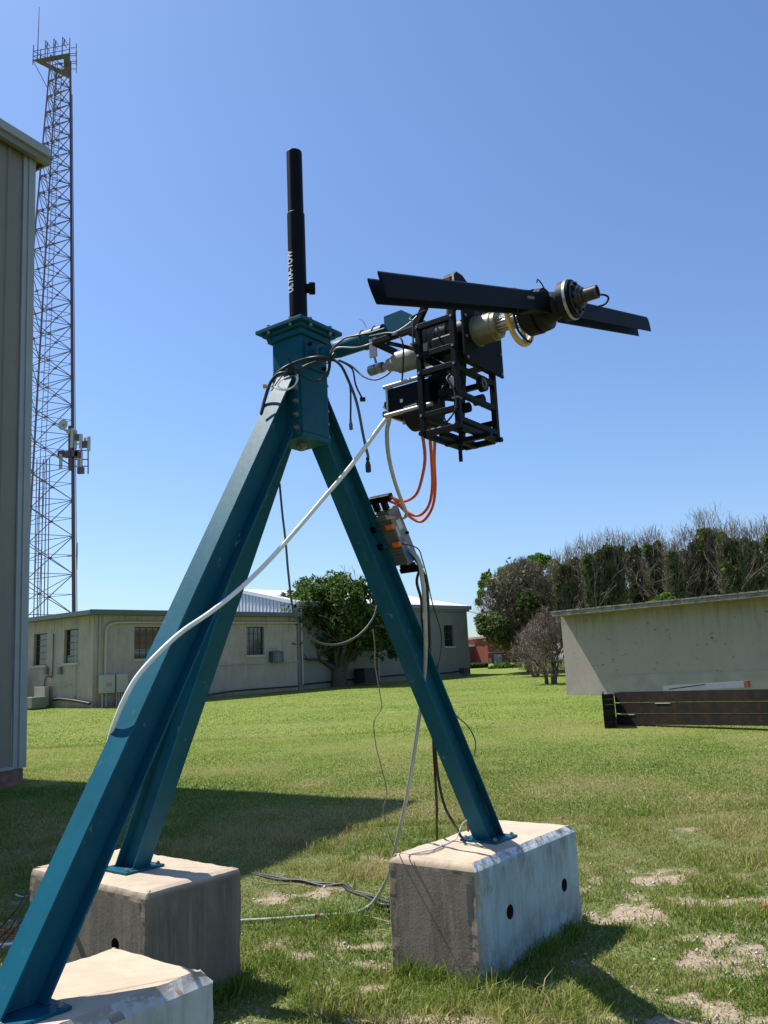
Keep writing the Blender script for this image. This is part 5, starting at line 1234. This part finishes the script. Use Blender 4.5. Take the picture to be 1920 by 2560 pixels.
clumps_at(r_, [(1100,1320,30),(1070,1350,26),(1045,1358,14),(1130,1365,24),(1140,1300,26),(1170,1310,26),(1095,1365,14),(1040,1340,14),(1190,1270,20),(1195,1300,20),(1185,1340,24),(1165,1375,24),(1200,1350,20),(1160,1405,14)], 45, LF_IVY, .12, 31, .55)
# small bare tree by the corner of the pale building
twig_tree('small bare brown tree with dark trunks at the corner of the pale building', 1188, 1472, 34, 1322, 50, 4, None, 8, 1, 0, .1, 4, 'bare_tree', spread=.6, twigdens=2.0)
twig_tree('low bare brown bush left of the small bare tree', 1158, 1458, 41, 1352, 50, 3, None, 9, 1, 0, .1, 3, 'bare_bush', spread=.6, twigdens=2.4)
# row of ivy-covered trees behind the pale building
row = [(1232,1204,24,'first from the left'),(1262,1188,22,'second from the left'),(1300,1172,26,'third from the left'),(1345,1160,28,'fourth from the left'),(1392,1166,28,'fifth from the left'),(1440,1155,26,'sixth from the left'),
       (1478,1176,20,'seventh from the left'),(1510,1152,26,'eighth from the left'),(1560,1113,30,'ninth and tallest from the left'),(1608,1135,28,'tenth from the left'),(1650,1140,28,'eleventh from the left'),(1700,1130,30,'last at the right edge')]
for i, (px_, ty_, hw_, lab) in enumerate(row):
    twig_tree('ivy-covered tree, '+lab+' in the row behind the pale building', px_, 1440, 42+2.5*math.sin(i*1.9), ty_, hw_, 4, LF_IVY, 40+i, 0, 13000, .12, 1, 'ivy_tree', spread=.28, twigdens=.9, group='ivy-covered trees behind the pale building', leafzone=(.30,.91), clumps=64)
r3 = root('green_shrub', tuple(at(1438,1300,36)), 'bright green shrub top just above the roof slab of the pale building', 'shrub')
bs = at(1438,1300,36); MB().tube([V(bs.x,bs.y,g(0,36)-.1), V(bs.x,bs.y,bs.z-.3)], .05, 6).build('trunk', BARK, r3)
clumps_at(r3, [(1438,1290,10),(1425,1296,8),(1452,1297,8),(1440,1302,12),(1415,1303,6)], 36, LF_BR, .09, 77, 1.2)
# dark undergrowth band low behind the slab so that the row reads closed
rn_ = np.random.default_rng(99); u0 = root('undergrowth', tuple(at(1430,1440,47)), 'dark hedge-like undergrowth along the foot of the tree row', 'undergrowth')
MB().tube([at(1230,1440,47), at(1430,1435,47), at(1690,1430,47)], .08, 5).build('stem', BARK, u0)
clumps_at(u0, [(1205+12*k, 1318-1.2*k+rn_.uniform(-16,12), 17+rn_.uniform(-4,6)) for k in range(44)], 47, LF_IVY, .16, 5, 1.0)
clumps_at(u0, [(1240+25*k, 1298-1.2*k+rn_.uniform(-18,12), 15) for k in range(18)], 46, LF_OLV, .15, 6, .8)
# clipped hedge and shrubs before the brick houses
hd = root('clipped_hedge', tuple(at(1025,1451,56)), 'clipped green hedge at the right end of the grey wing', 'hedge')
rn = np.random.default_rng(8); a_ = at(1008,1449,56); b_ = at(1055,1449,56); zt_h = at(1030,1434,56).z; zb_h = g(0,56)
n = 5000; pts = np.stack([a_.x+(b_.x-a_.x)*rn.random(n), 56+1.2*rn.random(n), zb_h+(zt_h-zb_h)*rn.random(n)**.7], -1)
leaf_mesh('foliage', pts, .10, leafmat('hedge_leaves', [(0,(.05,.09,.015)),(.5,(.10,.17,.025)),(1,(.20,.26,.05))]), hd, 3)
MB().box(((a_.x+b_.x)/2, 56.6, (zb_h+zt_h)/2-.1), (b_.x-a_.x)/2-.1, .45, (zt_h-zb_h)/2-.1).build('stem', BARK, hd)
sh_ = root('low_shrubs', tuple(at(1080,1450,54)), 'leafy low shrubs growing at the lawn edge before the brick building', 'shrub')
MB().tube([at(1060,1450,54), at(1110,1446,54)], .04, 5).build('stem', BARK, sh_)
clumps_at(sh_, [(1062,1447,6),(1073,1442,7),(1084,1444,8),(1097,1441,8),(1108,1443,7),(1118,1441,8)], 54, LF_BR, .14, 12, 1.6)
pl_ = at(1012,1452,53); tag(MB().cyl(V(at(1014,1448,53).x,53,g(0,53)), V(at(1012,1405,53).x,53,at(1012,1405,53).z), .055, 10).box(V(at(1012,1404,53).x,53,at(1012,1404,53).z), .3,.12,.08).build('street_lamp', mat('dark_pole', (.07,.06,.06), .6)), 'thin dark pole standing before the hedge', 'pole')
# distant tree line so the horizon is closed
far = root('distant_trees', (0, 120, 2), 'hazy distant tree line beyond the red brick buildings', 'trees')
clumps_at(far, [(985+14*k, 1415+rn_.uniform(-10,8), 18) for k in range(14)], 110, LF_IVY, .5, 4, .35)
MB().tube([at(980,1440,110), at(1180,1435,110)], .3, 5).build('stem', BARK, far)

# ------------------------------------------------------------------ lattice tower
TWM = mat('tower_steel', (.20,.15,.19), .6, .2); TWD = mat('tower_leg_dark', (.13,.07,.09), .6, .2); ANT = mat('antenna_panel', (.42,.43,.42), .5)
YT = 80.0
Rb = at(160,1345,YT); Rt = at(152,150,YT); Lb = at(4,1345,YT); Lt = at(107,160,YT)
zb0 = Rb.z-12; zt0 = 68.2
TW_ = root('lattice_tower', ((Rb.x+Lb.x)/2, YT, g(0,YT)), 'very tall slim lattice radio tower rising behind the left shed', 'radio tower')
def lerp(a_, b_, z_): f = (z_-a_.z)/(b_.z-a_.z); return V(a_.x+(b_.x-a_.x)*f, a_.y+(b_.y-a_.y)*f, z_)
TP = V(.924,.383,0); TV = V(-.383,.924,0)
def legs_at(z_):
    r1 = lerp(Rb, Rt, z_); l1 = lerp(Lb, Lt, z_); dx_ = r1.x-l1.x; sd_ = .924*dx_/.973
    c = V(l1.x+.433*dx_, YT, z_)
    return [c+(TP*math.cos(math.radians(a_))+TV*math.sin(math.radians(a_)))*(.577*sd_) for a_ in (223, 343, 103)]
zs = [zb0]; 
while zs[-1] < zt0:
    l1, r1, _ = legs_at(zs[-1]); zs.append(zs[-1]+max(1.9, (r1-l1).length*.60))
zs[-1] = zt0
for k in range(3):
    a_ = legs_at(zb0)[k]; b_ = legs_at(zt0)[k]; MB().tube([a_, b_], [.21 if k == 1 else .14, .12 if k == 1 else .08], 8).build('leg', TWD if k == 1 else TWM, TW_)
br_ = [MB(), MB(), MB()]
for i in range(len(zs)-1):
    A_ = legs_at(zs[i]); B_ = legs_at(zs[i+1])
    for f, (p_, q_) in enumerate(((0,1),(1,2),(2,0))):
        th_ = .066
        br_[f].bar(A_[p_], B_[q_], th_); br_[f].bar(A_[q_], B_[p_], th_); br_[f].bar(A_[p_], A_[q_], th_*.9)
        if (A_[p_]-A_[q_]).length > 4.2: br_[f].bar((A_[p_]+B_[p_])/2, (A_[q_]+B_[q_])/2, .045)
        br_[f].box((A_[p_]+A_[q_]+B_[p_]+B_[q_])/4, .14, .03, .12)
for f in range(3): br_[f].build('bracing', TWM, TW_)
ld = MB()
def ladx(z_): l1, r1, m_ = legs_at(z_); return l1*.25+r1*.35+m_*.40
za = zb0
ld.tube([ladx(zb0)-V(.25,0,0), ladx(zt0)-V(.25,0,0)], .035, 5).tube([ladx(zb0)+V(.25,0,0), ladx(zt0)+V(.25,0,0)], .035, 5)
while za < zt0: c = ladx(za); ld.bar(c-V(.25,0,0), c+V(.25,0,0), .035); za += .62
ld.build('ladder', TWM, TW_)
cbm = MB(); zc1 = ats(100,1140,YT).z
for k in range(5):
    x0 = ats(75+9*k, 1530, YT); x1 = ats(80+8*k, 1140, YT); cbm.tube([V(x0.x,YT+1.2,zb0+2), V(x1.x,YT+1.2,zc1)], .05, 5)
cbm.build('feed_cables', TWD, TW_)
cv_ = MB(); l1, r1, _ = legs_at(zt0)
cv_.tube([V(r1.x+.30,r1.y,zt0-4), legs_at(8)[1]+V(.30,0,0)], .04, 5); cv_.build('conduit', TWD, TW_)
# platform ring seen from below
PZ = 67.9
c5 = lambda x_, y_: (x_/4.424/K, (60+y_/4.424)/K)
pcs = [onz(*c5(365,405), PZ), onz(*c5(768,330), PZ), onz(*c5(775,612), PZ)]
cen = (pcs[0]+pcs[1]+pcs[2])/3; tc_ = (l1+r1+_)/3; sh_v = V(0,0,0)
inn = [cen+(q_-cen)*.52 for q_ in pcs]
dk = MB()
for k in range(3):
    k2 = (k+1) % 3; dk.add([pcs[k], pcs[k2], inn[k2], inn[k]]+[q_+V(0,0,.12) for q_ in (pcs[k], pcs[k2], inn[k2], inn[k])], [(0,1,2,3),(7,6,5,4),(0,4,5,1),(3,2,6,7)])
PLM = mat('platform_grating', (.15,.135,.17), .7)
plt = dk.build('platform', PLM, TW_)
rl = MB()
for k in range(3):
    k2 = (k+1) % 3
    for h_ in (.55, 1.15): rl.bar(pcs[k]+V(0,0,h_), pcs[k2]+V(0,0,h_), .05)
    for j in range(5): q_ = pcs[k].lerp(pcs[k2], j/5); rl.bar(q_-V(0,0,.5 if j == 0 else 0), q_+V(0,0,1.9 if j == 0 else 1.2), .07)
rl.build('railing', TWM, plt)
kb = MB()
for q_ in pcs:
    l3 = min(legs_at(zt0-4.2), key=lambda s__: (V(s__.x,s__.y,0)-V(q_.x,q_.y,0)).length); kb.bar(q_, l3, .06)
kb.build('knee_brace', TWM, plt)
wp = pcs[0].lerp(pcs[1], .12); MB().tube([wp, wp+V(0,0,6.5)], [.06,.03], 6).build('whip_antenna', TWM, TW_)
for f in (.33,.56,.80):
    q_ = pcs[0].lerp(pcs[1], f); an_ = MB().bar(q_, q_+V(0,0,2.2), .07)
    an_.bar(q_+V(0,0,2.2), q_+V(.5,0,1.4), .06); an_.bar(q_+V(0,0,1.5), q_+V(.45,0,.9), .06).bar(q_+V(.15,0,1.3), q_+V(.22,0,1.95), .10); an_.build('small_antenna', TWM, TW_)
for f in (.15,.45,.75):
    q_ = pcs[1].lerp(pcs[2], f)+V(.7,0,0); MB().bar(q_, q_+V(0,0,1.7), .06).bar(q_+V(-.8,0,.5), q_+V(0,0,.5), .05).bar(q_+V(-.8,0,1.2), q_+V(0,0,1.2), .05).build('side_antenna', TWM, TW_)
# panel antennas half way down
c4_ = lambda x_, y_: ats(150+x_/9.22, 980+y_/9.22, YT)
def panel(x0, x1, y0, y1, dy=0.0):
    p_ = c4_((x0+x1)/2, y1); q_ = c4_((x0+x1)/2, y0); w_ = (x1-x0)/9.22/F_PX*YT
    MB().box(V((p_.x+q_.x)/2, YT+dy, (p_.z+q_.z)/2), w_/2, .12, (q_.z-p_.z)/2).build('panel_antenna', ANT, TW_, bevel=.03)
panel(262,330,850,1295,-.2); panel(335,390,880,1310); panel(452,525,975,1310,-.1); panel(628,700,1030,1360); panel(455,520,1370,1750); panel(400,440,1480,1750); panel(175,250,880,970,-.3); panel(540,585,1040,1150,.2); panel(0,70,1450,1790,-.2)
mk = MB()
for y_, xr in ((1345,640),(1555,640),(1710,650),(1200,660)):
    a_ = c4_(230,y_); b_ = c4_(xr,y_); mk.bar(V(a_.x,YT,a_.z), V(b_.x,YT,b_.z), .09)
for x_, ya, yb in ((640,1360,1880),(490,1310,1870),(435,1380,1870),(240,780,1800)):
    a_ = c4_(x_,ya); b_ = c4_(x_,yb); mk.bar(V(a_.x,YT+.1,a_.z), V(b_.x,YT+.1,b_.z), .10 if x_ != 240 else .38)
for (x_, y_) in ((350,1420),(420,1450),(430,1050),(480,1810),(570,1210),(30,1430),(180,1440)):
    a_ = c4_(x_,y_); mk.box(V(a_.x,YT,a_.z), .3, .2, .32)
mk.build('antenna_mount', TWD, TW_)
a_ = c4_(150,800); MB().lathe(V(a_.x,YT-.4,a_.z), V(-.3,-1,0), [(0,0),(.1,.35),(.3,.55),(.32,.55),(.32,.50),(.15,.1)], 20).build('dish_antenna', ANT, TW_)
a_ = ats(193,1390,YT); MB().bar(V(a_.x,YT,a_.z-1.3), V(a_.x,YT,a_.z+1.3), .06).bar(V(a_.x-1.0,YT,a_.z), V(a_.x,YT,a_.z), .06).build('side_antenna', TWM, TW_)

# a bird far off in the sky
bc_ = at(1252,1184,60)
bd_ = MB().tube([bc_-V(.16,0,0), bc_, bc_+V(.17,0,.02)], [.01,.05,.015], 8)
bd_.add([bc_+V(-.04,0,.02), bc_+V(.06,0,.02), bc_+V(-.02,-.2,.13), bc_+V(-.10,-.42,.08)], [(0,1,2,3)]).add([bc_+V(-.04,0,.02), bc_+V(.06,0,.02), bc_+V(-.02,.2,.13), bc_+V(-.10,.42,.08)], [(3,2,1,0)])
tag(bd_.build('bird', mat('dark_feathers', (.03,.03,.03), .8)), 'small dark bird flying above the tree row', 'bird')
